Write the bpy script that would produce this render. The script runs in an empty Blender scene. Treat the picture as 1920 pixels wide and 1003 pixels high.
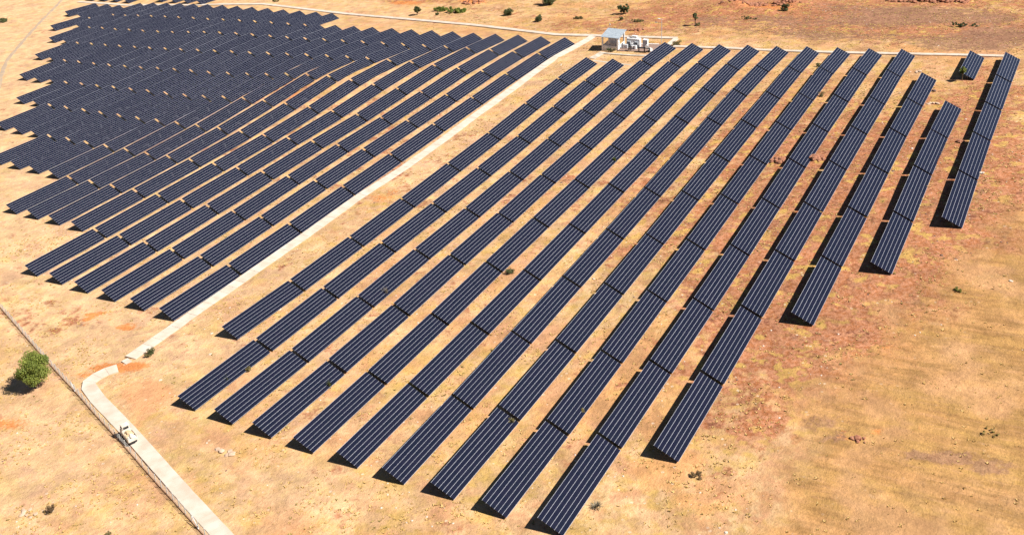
import bpy, math, random
import numpy as np
from mathutils import Vector, Matrix

rnd = random.Random(7)
nrs = np.random.RandomState(11)
R = math.radians
scene = bpy.context.scene
COL = scene.collection

# ------------------------------------------------------------------ survey data
# ground heights (5 cm units) on a 20 m grid, and every solar table:
# block row column x y z pitch crossfall yaw length
GX0, GY0, GS, GNX, GNY = -440.0, -420.0, 20.0, 45, 50
GRID = np.array([int(v) for v in """-250 -235 -219 -203 -188 -172 -157 -142 -126 -110 -94 -77 -61 -43 -25 -7 11 30 49 68 86 104 121 137 152 166 179 190 201 210 217 224 231 236 241 245 248 252 255 258 260 262 265 267 269 -284 -267 -251 -236 -220 -204 -188 -172 -156 -139 -123 -105 -87 -69 -50 -30 -10 10 31 51 72 92 111 130 147 163 178 191 203 214 223 231 239 245 251 256 260 264 268 271 273 276 278 280 282 -317 -300 -284 -268 -252 -235 -219 -203 -186 -169 -151 -133 -114 -95 -75 -54 -32 -10 12 35 58 80 101 122 141 160 176 191 205 218 229 239 247 255 262 267 272 277 280 284 286 289 291 293 296 -350 -334 -317 -300 -284 -267 -250 -233 -216 -198 -180 -161 -141 -121 -100 -77 -54 -31 -6 19 43 68 91 114 136 156 175 192 208 222 235 246 256 265 272 279 285 289 293 297 300 302 305 307 309 -384 -367 -350 -333 -316 -299 -281 -264 -246 -228 -209 -189 -169 -147 -125 -101 -77 -51 -25 2 29 55 81 106 130 152 173 193 210 226 241 254 265 275 284 291 297 302 307 310 313 316 318 320 322 -418 -400 -383 -366 -348 -331 -313 -295 -276 -257 -238 -217 -196 -173 -150 -125 -99 -72 -44 -15 14 43 71 98 124 148 171 193 213 231 247 262 275 286 295 303 310 316 320 324 327 329 331 333 334 -452 -434 -416 -398 -380 -362 -344 -325 -306 -287 -266 -245 -223 -200 -175 -149 -122 -94 -64 -33 -2 30 61 89 116 142 168 192 215 235 254 270 285 297 308 316 324 329 334 337 340 342 344 345 346 -486 -468 -449 -431 -413 -394 -375 -356 -336 -316 -295 -273 -250 -225 -200 -173 -145 -115 -85 -52 -18 17 50 79 107 135 164 192 217 240 261 279 295 309 320 330 337 343 347 351 353 355 356 357 358 -520 -501 -483 -464 -445 -426 -407 -387 -366 -345 -323 -300 -276 -251 -224 -196 -167 -137 -105 -71 -36 2 39 68 95 124 157 189 218 244 268 289 307 321 334 343 351 357 361 364 366 367 368 369 369 -554 -535 -516 -497 -477 -457 -437 -417 -396 -374 -351 -327 -302 -275 -248 -219 -188 -156 -124 -91 -55 -16 27 54 81 112 147 183 218 249 276 299 319 335 348 357 365 370 374 377 378 379 379 380 380 -589 -569 -549 -529 -509 -489 -468 -447 -425 -402 -378 -353 -326 -298 -270 -240 -208 -174 -140 -108 -73 -35 13 41 71 103 141 181 220 256 286 311 332 349 362 372 379 384 387 389 390 390 390 389 389 -622 -602 -581 -561 -540 -519 -498 -476 -453 -429 -404 -377 -349 -320 -289 -258 -226 -190 -155 -119 -84 -48 0 36 68 102 144 185 227 265 297 324 346 363 376 386 392 396 399 400 400 400 399 398 398 -656 -634 -613 -592 -571 -549 -527 -504 -480 -455 -429 -401 -371 -338 -306 -274 -240 -201 -163 -126 -90 -52 -5 34 71 104 148 192 239 277 310 338 361 378 390 399 404 408 409 410 409 409 407 406 405 -688 -666 -644 -622 -600 -578 -555 -531 -506 -479 -451 -422 -390 -355 -318 -286 -251 -208 -167 -129 -89 -52 -10 30 69 106 151 201 250 290 325 353 376 392 403 411 416 418 419 418 417 416 414 412 411 -720 -697 -674 -652 -629 -605 -582 -557 -530 -501 -471 -439 -407 -370 -331 -295 -259 -214 -171 -127 -86 -50 -10 29 70 109 158 210 261 304 341 369 390 405 415 421 425 426 426 425 423 421 419 417 415 -750 -727 -703 -679 -656 -631 -606 -581 -553 -521 -487 -451 -416 -378 -339 -298 -256 -211 -170 -124 -84 -50 -9 30 73 114 165 220 275 324 359 385 403 416 424 429 432 432 431 430 428 425 423 420 418 -779 -755 -730 -706 -681 -655 -629 -602 -573 -540 -501 -459 -419 -380 -341 -294 -242 -198 -163 -126 -84 -45 -7 33 75 120 172 227 285 340 373 396 412 423 430 434 436 436 434 432 430 427 425 422 419 -807 -781 -756 -730 -704 -677 -649 -620 -591 -558 -514 -469 -424 -381 -340 -286 -221 -169 -139 -118 -84 -40 5 40 79 129 180 231 286 341 376 399 415 426 432 436 437 436 435 432 430 427 424 422 419 -831 -806 -780 -753 -725 -696 -666 -634 -602 -567 -525 -479 -429 -381 -335 -276 -207 -146 -116 -102 -77 -38 10 48 89 137 181 230 279 328 368 395 412 423 430 433 434 434 432 430 427 425 422 420 417 -853 -827 -801 -774 -745 -714 -681 -646 -609 -570 -528 -482 -430 -376 -324 -268 -211 -163 -128 -99 -73 -38 9 51 94 140 185 233 276 322 359 386 404 416 423 426 428 428 427 425 423 421 418 416 414 -871 -846 -820 -792 -763 -731 -696 -659 -617 -574 -527 -475 -423 -373 -328 -282 -238 -197 -160 -122 -87 -47 -1 41 83 128 176 224 268 313 347 372 391 403 411 416 419 419 419 418 416 414 412 411 409 -886 -861 -835 -808 -779 -746 -709 -669 -627 -583 -530 -471 -424 -386 -351 -313 -274 -235 -196 -156 -115 -72 -25 19 61 106 153 202 252 296 329 354 373 387 396 402 406 408 408 408 407 406 405 404 402 -895 -871 -846 -821 -793 -761 -722 -675 -629 -588 -544 -497 -461 -426 -388 -350 -310 -270 -228 -186 -142 -96 -49 -3 41 87 134 182 230 272 306 332 352 367 378 385 390 393 395 396 396 395 395 395 394 -899 -876 -852 -828 -802 -773 -736 -688 -642 -601 -564 -530 -499 -467 -427 -384 -341 -298 -254 -210 -164 -117 -70 -23 23 68 115 161 206 246 280 307 328 345 357 366 373 377 380 382 383 383 384 384 385 -897 -875 -853 -830 -806 -779 -748 -706 -661 -620 -585 -554 -525 -492 -452 -409 -364 -319 -274 -228 -182 -135 -88 -41 5 51 96 140 182 220 253 281 303 321 335 345 353 359 363 366 368 370 371 373 374 -890 -868 -847 -825 -802 -777 -747 -711 -671 -633 -599 -568 -538 -504 -465 -423 -379 -334 -288 -242 -196 -149 -103 -56 -11 34 78 120 159 195 227 255 278 296 311 323 332 339 345 349 352 355 357 360 362 -877 -856 -835 -814 -791 -766 -738 -706 -672 -637 -605 -573 -541 -507 -470 -429 -386 -342 -297 -252 -206 -160 -115 -70 -26 18 60 100 137 172 202 229 252 272 288 300 311 319 326 331 335 339 342 346 349 -859 -839 -818 -797 -775 -751 -724 -695 -664 -633 -602 -571 -538 -504 -468 -429 -388 -345 -302 -258 -213 -169 -125 -81 -39 3 43 81 116 149 179 205 228 247 264 278 289 298 306 312 318 322 327 331 335 -837 -816 -796 -775 -753 -730 -705 -679 -651 -622 -592 -561 -530 -496 -461 -424 -384 -344 -302 -260 -217 -175 -132 -91 -50 -10 27 63 97 128 156 182 204 224 241 255 267 277 286 293 299 305 310 315 320 -810 -790 -770 -750 -728 -706 -683 -658 -632 -605 -576 -547 -516 -484 -450 -414 -377 -338 -299 -259 -218 -178 -138 -98 -60 -22 13 47 79 109 136 160 182 201 218 233 245 256 265 273 280 287 293 298 304 -780 -760 -741 -721 -700 -679 -657 -633 -609 -583 -556 -528 -499 -468 -435 -402 -366 -330 -293 -255 -217 -179 -141 -104 -68 -32 1 33 63 91 117 140 161 180 197 211 224 235 245 254 262 269 275 282 288 -746 -727 -708 -689 -669 -649 -628 -606 -583 -558 -533 -506 -478 -449 -418 -386 -353 -319 -284 -249 -213 -178 -142 -108 -74 -41 -10 20 48 75 99 121 142 160 176 191 204 215 226 235 243 251 258 265 271 -711 -693 -674 -655 -636 -617 -597 -576 -554 -531 -507 -482 -455 -428 -399 -369 -338 -306 -274 -241 -208 -175 -142 -110 -78 -48 -19 9 35 60 83 104 124 141 157 172 184 196 207 216 225 233 240 248 255 -674 -656 -638 -620 -602 -583 -564 -544 -523 -502 -479 -456 -431 -405 -378 -350 -321 -292 -262 -232 -201 -170 -140 -110 -81 -53 -26 0 24 47 69 89 107 124 139 153 166 178 188 198 207 215 223 231 238 -635 -618 -601 -584 -566 -548 -530 -511 -492 -471 -450 -428 -405 -381 -356 -330 -304 -276 -249 -221 -193 -165 -137 -110 -83 -57 -32 -8 14 36 56 75 92 108 123 136 149 160 171 180 189 198 206 214 221 -595 -579 -563 -546 -530 -513 -495 -478 -459 -440 -420 -400 -378 -356 -333 -309 -285 -260 -235 -209 -183 -158 -132 -107 -83 -59 -37 -15 6 26 45 62 78 93 107 120 132 143 154 163 172 181 189 197 205 -555 -540 -524 -508 -493 -477 -460 -444 -426 -408 -390 -371 -351 -330 -309 -288 -265 -243 -220 -196 -173 -150 -127 -104 -82 -61 -40 -20 -1 17 35 51 66 80 93 106 117 128 138 147 156 165 173 181 189 -515 -500 -485 -471 -456 -440 -425 -409 -393 -377 -359 -342 -324 -305 -285 -266 -245 -225 -204 -183 -162 -141 -121 -100 -80 -61 -42 -24 -6 10 26 41 55 68 80 92 103 113 123 132 141 149 157 165 173 -474 -461 -447 -433 -418 -404 -390 -375 -360 -345 -329 -313 -296 -279 -261 -244 -225 -207 -188 -169 -151 -132 -113 -95 -77 -60 -43 -27 -11 4 18 32 45 57 69 79 90 99 109 118 126 134 142 150 157 -434 -421 -408 -395 -382 -368 -355 -341 -327 -313 -299 -284 -269 -253 -237 -221 -205 -189 -172 -155 -139 -122 -106 -90 -74 -58 -43 -29 -15 -1 12 24 36 47 58 68 78 87 95 104 112 120 127 135 142 -395 -382 -370 -357 -345 -333 -320 -307 -295 -282 -269 -255 -241 -228 -214 -199 -185 -170 -156 -141 -126 -112 -97 -83 -69 -56 -42 -30 -17 -5 6 17 28 38 48 57 66 75 83 91 99 106 113 121 128 -355 -344 -332 -321 -309 -297 -286 -274 -263 -251 -239 -227 -215 -202 -190 -177 -165 -152 -139 -127 -114 -101 -89 -77 -64 -53 -41 -30 -19 -8 2 12 21 30 39 47 56 63 71 79 86 93 100 107 114 -316 -306 -295 -284 -273 -263 -252 -242 -231 -220 -210 -199 -188 -177 -166 -156 -145 -134 -123 -112 -101 -90 -80 -69 -59 -49 -39 -29 -20 -11 -2 6 15 23 31 38 46 53 60 67 74 80 87 94 100 -278 -268 -258 -248 -238 -229 -219 -209 -200 -190 -181 -171 -162 -153 -143 -134 -125 -116 -106 -97 -88 -79 -71 -62 -53 -45 -37 -29 -21 -13 -5 2 9 16 23 30 36 43 49 56 62 68 75 81 87 -241 -231 -222 -213 -204 -195 -186 -177 -169 -160 -152 -144 -136 -128 -120 -113 -105 -97 -90 -83 -75 -68 -61 -54 -47 -40 -34 -27 -21 -14 -8 -2 4 10 16 22 28 34 39 45 51 57 63 69 74 -204 -195 -186 -178 -170 -162 -154 -146 -138 -131 -124 -117 -110 -104 -98 -91 -85 -79 -74 -68 -62 -57 -51 -46 -41 -36 -31 -25 -20 -15 -10 -6 -1 4 9 14 20 25 30 35 40 46 51 57 62 -167 -159 -151 -144 -136 -129 -122 -115 -108 -102 -96 -90 -85 -80 -75 -70 -66 -61 -57 -53 -49 -45 -42 -38 -34 -31 -27 -23 -20 -16 -12 -9 -5 -1 3 7 12 16 21 25 30 35 40 45 50 -131 -124 -116 -109 -103 -96 -90 -84 -78 -73 -68 -64 -60 -56 -53 -49 -46 -44 -41 -39 -36 -34 -32 -30 -28 -26 -23 -21 -19 -17 -14 -12 -9 -6 -3 1 4 8 12 16 20 25 29 34 39 -96 -89 -82 -75 -69 -63 -58 -53 -49 -45 -41 -38 -35 -33 -30 -29 -27 -26 -25 -24 -23 -23 -22 -22 -21 -20 -20 -19 -18 -17 -16 -14 -13 -11 -9 -6 -3 0 3 6 10 14 18 23 27 -60 -54 -47 -42 -36 -31 -27 -23 -19 -16 -14 -12 -10 -9 -8 -8 -8 -8 -9 -9 -10 -11 -12 -13 -14 -15 -16 -17 -17 -17 -17 -17 -16 -16 -14 -13 -11 -9 -6 -3 0 4 8 12 16""".split()], float).reshape(GNY, GNX) / 20.0
TABLES = [[float(v) for v in l.split()] for l in """0 1 1 -0.36 -37.35 -0.42 -0.0174 0.0000 0.0050 24.93
0 1 2 -0.24 -62.17 -0.28 0.0062 0.0000 0.0053 24.71
0 1 3 -0.14 -87.27 -0.67 0.0248 0.0000 0.0022 25.49
0 1 4 -0.15 -112.41 -1.05 0.0051 0.0000 -0.0029 24.80
0 1 5 -0.19 -137.45 -1.14 0.0019 0.0000 0.0001 25.27
0 1 6 -0.14 -162.51 -1.08 -0.0072 0.0000 0.0032 24.85
0 1 7 -0.11 -187.41 -0.82 -0.0133 0.0000 -0.0006 24.95
0 1 8 -0.16 -212.22 -0.27 -0.0316 0.0000 -0.0034 24.67
0 2 1 10.77 -38.05 0.73 -0.0145 0.0000 0.0061 24.91
0 2 2 10.92 -63.10 0.77 0.0113 0.0000 0.0061 25.20
0 2 3 11.02 -88.25 0.37 0.0204 0.0000 0.0016 25.09
0 2 4 10.99 -113.30 0.03 0.0065 0.0000 -0.0042 25.00
0 2 5 10.85 -138.23 -0.07 0.0018 0.0000 -0.0071 24.86
0 2 6 10.71 -163.10 -0.01 -0.0068 0.0000 -0.0041 24.88
0 2 7 10.74 -188.02 0.20 -0.0101 0.0000 0.0066 24.96
0 2 8 10.97 -213.04 0.65 -0.0254 0.0000 0.0121 25.08
0 2 9 11.18 -237.89 1.38 -0.0338 0.0000 0.0047 24.62
0 3 0 21.75 -13.73 1.14 -0.0481 0.0000 0.0098 24.90
0 3 1 21.92 -38.70 1.89 -0.0113 0.0000 0.0037 25.04
0 3 2 21.90 -63.69 1.81 0.0171 0.0000 -0.0053 24.95
0 3 3 21.84 -88.65 1.40 0.0162 0.0000 0.0005 24.96
0 3 4 21.93 -113.65 1.12 0.0062 0.0000 0.0065 25.05
0 3 5 21.99 -138.71 1.03 0.0009 0.0000 -0.0011 25.09
0 3 6 21.94 -163.82 1.10 -0.0066 0.0000 -0.0036 25.12
0 3 7 21.90 -188.83 1.24 -0.0048 0.0000 0.0005 24.91
0 3 8 21.96 -213.74 1.53 -0.0183 0.0000 0.0046 24.92
0 3 9 22.09 -238.62 2.18 -0.0338 0.0000 0.0059 24.84
0 4 0 32.76 -14.18 2.33 -0.0478 0.0000 0.0027 24.57
0 4 1 32.84 -39.04 3.04 -0.0100 0.0000 0.0042 25.17
0 4 2 32.90 -64.20 2.92 0.0197 0.0000 0.0007 25.16
0 4 3 32.84 -89.17 2.50 0.0137 0.0000 -0.0057 24.78
0 4 4 32.72 -113.97 2.25 0.0069 0.0000 -0.0041 24.83
0 4 5 32.64 -139.05 2.13 0.0030 0.0000 -0.0021 25.32
0 4 6 32.58 -164.13 2.14 -0.0041 0.0000 -0.0032 24.85
0 4 7 32.55 -189.18 2.18 0.0012 0.0000 0.0011 25.25
0 4 8 32.63 -214.31 2.35 -0.0153 0.0000 0.0057 25.00
0 4 9 32.77 -239.25 2.94 -0.0318 0.0000 0.0051 24.88
0 5 0 43.72 -14.94 3.55 -0.0479 0.0000 0.0052 24.75
0 5 1 43.86 -39.82 4.25 -0.0092 0.0000 0.0065 25.00
0 5 2 43.97 -64.92 4.11 0.0207 0.0000 0.0018 25.20
0 5 3 43.93 -89.91 3.68 0.0132 0.0000 -0.0048 24.79
0 5 4 43.80 -114.76 3.42 0.0085 0.0000 -0.0058 24.90
0 5 5 43.66 -139.72 3.24 0.0057 0.0000 -0.0048 25.02
0 5 6 43.57 -164.72 3.18 -0.0011 0.0000 -0.0031 24.99
0 5 7 43.54 -189.81 3.13 0.0052 0.0000 0.0011 25.19
0 5 8 43.60 -214.87 3.22 -0.0121 0.0000 0.0033 24.93
0 5 9 43.67 -239.82 3.74 -0.0297 0.0000 0.0029 24.95
0 6 0 54.54 -15.22 4.78 -0.0480 0.0000 0.0059 24.85
0 6 1 54.67 -40.11 5.50 -0.0105 0.0000 0.0046 24.94
0 6 2 54.76 -65.18 5.41 0.0178 0.0000 0.0021 25.20
0 6 3 54.77 -90.35 4.96 0.0178 0.0000 -0.0012 25.16
0 6 4 54.72 -115.50 4.58 0.0128 0.0000 -0.0032 25.12
0 6 5 54.67 -140.55 4.31 0.0086 0.0000 -0.0003 24.98
0 6 6 54.65 -165.56 4.16 0.0030 0.0000 -0.0012 25.05
0 6 7 54.58 -190.56 4.07 0.0047 0.0000 -0.0044 24.95
0 6 8 54.52 -215.52 4.13 -0.0095 0.0000 -0.0010 24.98
0 6 9 54.53 -240.43 4.58 -0.0274 0.0000 0.0020 24.85
0 7 0 65.47 -16.27 6.08 -0.0459 0.0000 -0.0003 24.60
0 7 1 65.46 -40.87 6.75 -0.0086 0.0000 -0.0003 24.60
0 7 2 65.50 -65.70 6.69 0.0135 0.0000 0.0031 25.06
0 7 3 65.57 -90.83 6.28 0.0191 0.0000 0.0022 25.21
0 7 4 65.60 -115.97 5.85 0.0156 0.0000 0.0001 25.08
0 7 5 65.58 -141.03 5.50 0.0123 0.0000 -0.0010 25.03
0 7 6 65.53 -166.04 5.26 0.0070 0.0000 -0.0032 24.98
0 7 7 65.45 -191.05 5.10 0.0057 0.0000 -0.0031 25.03
0 7 8 65.43 -216.08 5.11 -0.0065 0.0000 0.0011 25.03
0 7 9 65.48 -241.09 5.50 -0.0250 0.0000 0.0031 24.98
0 8 0 76.47 -16.52 7.39 -0.0456 0.0000 0.0070 25.04
0 8 1 76.64 -41.69 8.03 -0.0060 0.0000 0.0063 25.30
0 8 2 76.69 -66.65 8.01 0.0080 0.0000 -0.0020 24.62
0 8 3 76.64 -91.45 7.68 0.0183 0.0000 -0.0022 24.99
0 8 4 76.59 -116.50 7.23 0.0176 0.0000 -0.0014 25.10
0 8 5 76.54 -141.51 6.81 0.0163 0.0000 -0.0030 24.93
0 8 6 76.48 -166.47 6.48 0.0100 0.0000 -0.0017 25.00
0 8 7 76.42 -191.47 6.25 0.0088 0.0000 -0.0028 25.00
0 8 8 76.36 -216.49 6.16 -0.0021 0.0000 -0.0024 25.05
0 8 9 76.34 -241.48 6.46 -0.0219 0.0000 0.0010 24.92
0 9 0 87.25 -17.04 8.70 -0.0440 0.0000 0.0008 24.58
0 9 1 87.31 -42.01 9.30 -0.0049 0.0000 0.0041 25.36
0 9 2 87.39 -67.14 9.33 0.0032 0.0000 0.0022 24.91
0 9 3 87.42 -92.06 9.09 0.0157 0.0000 0.0002 24.94
0 9 4 87.43 -116.96 8.66 0.0187 0.0000 0.0004 24.87
0 9 5 87.41 -142.01 8.18 0.0198 0.0000 -0.0016 25.24
0 9 6 87.34 -167.10 7.74 0.0150 0.0000 -0.0040 24.93
0 9 7 87.28 -192.11 7.40 0.0123 0.0000 -0.0009 25.10
0 9 8 87.29 -217.26 7.24 0.0005 0.0000 0.0016 25.21
0 9 9 87.30 -242.28 7.45 -0.0176 0.0000 -0.0002 24.82
0 10 0 98.16 -17.68 10.04 -0.0430 0.0000 0.0003 24.29
0 10 1 98.20 -42.49 10.63 -0.0046 0.0000 0.0031 25.33
0 10 2 98.27 -67.65 10.69 -0.0003 0.0000 0.0025 24.98
0 10 3 98.36 -92.72 10.54 0.0124 0.0000 0.0044 25.17
0 10 4 98.48 -117.73 10.14 0.0193 0.0000 0.0051 24.84
0 10 5 98.53 -142.66 9.61 0.0235 0.0000 -0.0003 25.02
0 10 6 98.47 -167.73 9.05 0.0207 0.0000 -0.0045 25.11
0 10 7 98.34 -192.73 8.58 0.0169 0.0000 -0.0064 24.89
0 10 8 98.23 -217.74 8.32 0.0038 0.0000 -0.0020 25.13
0 10 9 98.25 -242.70 8.43 -0.0128 0.0000 0.0035 24.80
0 11 0 108.99 -18.29 11.32 -0.0377 0.0000 0.0031 24.77
0 11 1 109.11 -43.33 11.88 -0.0078 0.0000 0.0060 25.31
0 11 2 109.25 -68.43 12.08 -0.0080 0.0000 0.0056 24.89
0 11 3 109.35 -93.27 12.06 0.0095 0.0000 0.0027 24.79
0 11 4 109.39 -118.12 11.63 0.0251 0.0000 -0.0001 24.92
0 11 5 109.37 -143.09 10.98 0.0270 0.0000 -0.0014 25.01
0 11 6 109.34 -168.13 10.35 0.0235 0.0000 -0.0010 25.08
0 11 7 109.30 -193.26 9.78 0.0219 0.0000 -0.0019 25.18
0 11 8 109.24 -218.28 9.41 0.0078 0.0000 -0.0029 24.84
0 12 1 120.01 -44.14 13.13 -0.0117 0.0000 0.0023 24.55
0 12 2 120.10 -69.04 13.47 -0.0154 0.0000 0.0044 25.25
0 12 3 120.22 -94.15 13.57 0.0072 0.0000 0.0051 24.97
0 12 4 120.28 -119.04 13.10 0.0309 0.0000 -0.0000 24.82
0 12 5 120.24 -143.84 12.34 0.0304 0.0000 -0.0030 24.77
0 12 6 120.20 -168.68 11.64 0.0263 0.0000 -0.0007 24.92
0 13 0 130.78 -18.86 13.81 -0.0324 0.0000 -0.0000 24.60
0 13 2 130.93 -69.43 14.88 -0.0220 0.0000 -0.0039 24.15
0 13 3 130.89 -93.83 15.02 0.0101 0.0000 0.0004 24.67
0 13 4 130.97 -118.94 14.41 0.0380 0.0000 0.0057 25.55
0 13 5 131.07 -144.33 13.48 0.0351 0.0000 0.0025 25.24
0 14 0 141.61 -19.98 15.02 -0.0332 0.0000 0.0025 24.77
0 14 1 141.70 -44.96 15.66 -0.0184 0.0000 0.0046 25.20
0 14 2 141.80 -69.94 16.23 -0.0272 0.0000 0.0037 24.75
0 14 3 141.90 -94.91 16.39 0.0140 0.0000 0.0044 25.19
0 14 4 142.01 -120.14 15.65 0.0449 0.0000 0.0037 25.28
1 1 0 -23.19 -9.09 -4.05 -0.0604 0.0000 0.0051 24.73
1 1 1 -23.11 -34.22 -3.06 -0.0186 0.0000 0.0012 25.53
1 1 2 -23.19 -59.31 -2.89 0.0053 0.0000 -0.0076 24.63
1 1 3 -23.38 -84.16 -3.08 0.0102 0.0000 -0.0074 25.08
1 1 4 -23.51 -109.38 -3.33 0.0095 0.0000 -0.0027 25.36
1 1 5 -23.57 -134.48 -3.48 0.0020 0.0000 -0.0023 24.84
1 1 6 -23.56 -159.45 -3.54 0.0031 0.0000 0.0028 25.11
1 1 7 -23.44 -184.55 -3.48 -0.0076 0.0000 0.0072 25.09
1 1 8 -23.29 -209.53 -3.00 -0.0311 0.0000 0.0048 24.86
1 2 0 -34.64 -8.07 -5.28 -0.0666 0.0000 0.0022 24.51
1 2 1 -34.62 -32.79 -4.16 -0.0246 0.0000 -0.0006 24.94
1 2 2 -34.67 -57.90 -3.99 0.0108 0.0000 -0.0035 25.28
1 2 3 -34.80 -82.97 -4.23 0.0085 0.0000 -0.0070 24.84
1 2 4 -34.98 -107.99 -4.39 0.0037 0.0000 -0.0075 25.20
1 2 5 -35.14 -132.99 -4.50 0.0051 0.0000 -0.0050 24.82
1 2 6 -35.17 -157.95 -4.61 0.0043 0.0000 0.0020 25.10
1 2 7 -35.06 -182.98 -4.57 -0.0081 0.0000 0.0074 24.95
1 2 8 -34.91 -207.94 -4.13 -0.0267 0.0000 0.0041 24.98
1 3 0 -46.19 -6.65 -6.53 -0.0740 0.0000 0.0095 25.09
1 3 1 -46.03 -31.64 -5.15 -0.0355 0.0000 0.0031 24.90
1 3 2 -46.06 -56.84 -4.91 0.0157 0.0000 -0.0057 25.50
1 3 3 -46.27 -81.97 -5.30 0.0149 0.0000 -0.0110 24.78
1 3 4 -46.51 -106.78 -5.50 0.0011 0.0000 -0.0083 24.83
1 3 5 -46.60 -131.87 -5.59 0.0061 0.0000 0.0012 25.37
1 3 6 -46.56 -157.04 -5.70 0.0030 0.0000 0.0019 24.97
1 3 7 -46.51 -181.97 -5.62 -0.0095 0.0000 0.0019 24.88
1 3 8 -46.43 -206.86 -5.19 -0.0250 0.0000 0.0046 24.90
1 4 0 -57.70 -5.67 -7.70 -0.0809 0.0000 -0.0004 24.58
1 4 1 -57.66 -30.46 -6.08 -0.0499 0.0000 0.0037 25.00
1 4 2 -57.53 -55.67 -5.68 0.0177 0.0000 0.0064 25.43
1 4 3 -57.51 -80.85 -6.24 0.0265 0.0000 -0.0044 24.93
1 4 4 -57.72 -105.73 -6.61 0.0030 0.0000 -0.0128 24.84
1 4 5 -57.95 -130.72 -6.74 0.0074 0.0000 -0.0052 25.15
1 4 6 -58.01 -155.84 -6.83 0.0004 0.0000 0.0003 25.08
1 4 7 -57.97 -180.77 -6.68 -0.0126 0.0000 0.0032 24.78
1 4 8 -57.82 -205.70 -6.21 -0.0251 0.0000 0.0082 25.09
1 5 0 -69.11 -4.59 -8.91 -0.0842 0.0000 0.0020 24.57
1 5 1 -69.09 -29.23 -7.06 -0.0660 0.0000 -0.0001 24.71
1 5 2 -69.06 -54.38 -6.33 0.0068 0.0000 0.0025 25.58
1 5 3 -69.07 -79.78 -6.96 0.0431 0.0000 -0.0031 25.22
1 5 4 -69.24 -104.74 -7.71 0.0167 0.0000 -0.0104 24.71
1 5 5 -69.41 -129.70 -7.97 0.0048 0.0000 -0.0032 25.19
1 5 6 -69.43 -154.76 -7.98 -0.0044 0.0000 0.0018 24.94
1 5 7 -69.33 -179.74 -7.75 -0.0141 0.0000 0.0061 25.02
1 5 8 -69.17 -204.57 -7.23 -0.0282 0.0000 0.0069 24.63
1 6 0 -80.49 -3.39 -10.14 -0.0868 0.0000 0.0079 25.22
1 6 1 -80.42 -28.52 -8.05 -0.0788 0.0000 -0.0026 25.04
1 6 2 -80.56 -53.35 -6.94 -0.0097 0.0000 -0.0090 24.62
1 6 3 -80.67 -78.38 -7.58 0.0591 0.0000 0.0000 25.44
1 6 4 -80.68 -103.70 -8.75 0.0331 0.0000 -0.0008 25.20
1 6 5 -80.78 -128.68 -9.21 0.0040 0.0000 -0.0076 24.76
1 6 6 -80.90 -153.50 -9.15 -0.0093 0.0000 -0.0017 24.87
1 6 7 -80.79 -178.45 -8.84 -0.0154 0.0000 0.0103 25.03
1 6 8 -80.54 -203.33 -8.25 -0.0318 0.0000 0.0097 24.74
1 7 0 -92.01 -2.28 -11.37 -0.0893 0.0000 0.0017 25.00
1 7 1 -92.17 -27.20 -9.21 -0.0833 0.0000 -0.0146 24.84
1 7 2 -92.54 -51.74 -7.90 -0.0227 0.0000 -0.0158 24.24
1 7 3 -92.63 -76.92 -8.43 0.0613 0.0000 0.0081 26.12
1 7 4 -92.49 -102.45 -9.76 0.0430 0.0000 0.0028 24.94
1 7 5 -92.49 -127.37 -10.43 0.0102 0.0000 -0.0030 24.91
1 7 6 -92.43 -152.35 -10.37 -0.0143 0.0000 0.0075 25.05
1 7 7 -92.27 -177.36 -9.96 -0.0190 0.0000 0.0052 24.96
1 8 0 -103.46 -1.18 -12.60 -0.0915 0.0000 0.0040 24.71
1 8 1 -103.44 -26.04 -10.41 -0.0845 0.0000 -0.0021 25.02
1 8 2 -103.59 -50.99 -9.02 -0.0263 0.0000 -0.0102 24.89
1 8 3 -103.79 -76.16 -9.46 0.0601 0.0000 -0.0057 25.45
1 8 4 -103.88 -101.31 -10.83 0.0487 0.0000 -0.0017 24.86
1 8 5 -103.92 -126.31 -11.62 0.0145 0.0000 -0.0014 25.13
1 8 6 -103.92 -151.28 -11.60 -0.0162 0.0000 0.0016 24.82
1 8 7 -103.83 -176.12 -11.11 -0.0236 0.0000 0.0057 24.86
1 9 0 -114.98 0.06 -13.86 -0.0912 0.0000 0.0072 25.01
1 9 1 -114.94 -24.88 -11.76 -0.0771 0.0000 -0.0036 24.88
1 9 2 -115.11 -49.86 -10.58 -0.0175 0.0000 -0.0104 25.10
1 9 3 -115.32 -75.00 -10.96 0.0473 0.0000 -0.0061 25.18
1 9 4 -115.37 -100.18 -12.11 0.0444 0.0000 0.0019 25.18
1 9 5 -115.32 -125.28 -12.86 0.0152 0.0000 0.0024 25.02
1 9 6 -115.25 -150.19 -12.84 -0.0171 0.0000 0.0028 24.80
1 9 7 -115.10 -175.00 -12.27 -0.0290 0.0000 0.0093 24.83
1 10 0 -126.53 1.01 -15.11 -0.0884 0.0000 -0.0024 24.81
1 10 1 -126.59 -23.80 -13.19 -0.0665 0.0000 -0.0024 24.81
1 10 2 -126.67 -48.91 -12.28 -0.0066 0.0000 -0.0042 25.39
1 10 3 -126.80 -73.99 -12.64 0.0361 0.0000 -0.0060 24.78
1 10 4 -126.87 -99.00 -13.52 0.0338 0.0000 0.0006 25.24
1 10 5 -126.78 -124.13 -14.07 0.0100 0.0000 0.0062 25.02
1 10 6 -126.59 -149.16 -13.96 -0.0187 0.0000 0.0093 25.05
1 10 7 -126.39 -174.01 -13.34 -0.0313 0.0000 0.0071 24.65
1 11 0 -137.97 2.25 -16.38 -0.0861 0.0000 -0.0022 24.71
1 11 1 -138.04 -22.60 -14.64 -0.0540 0.0000 -0.0029 24.99
1 11 2 -138.11 -47.76 -14.04 0.0063 0.0000 -0.0029 25.32
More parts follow.
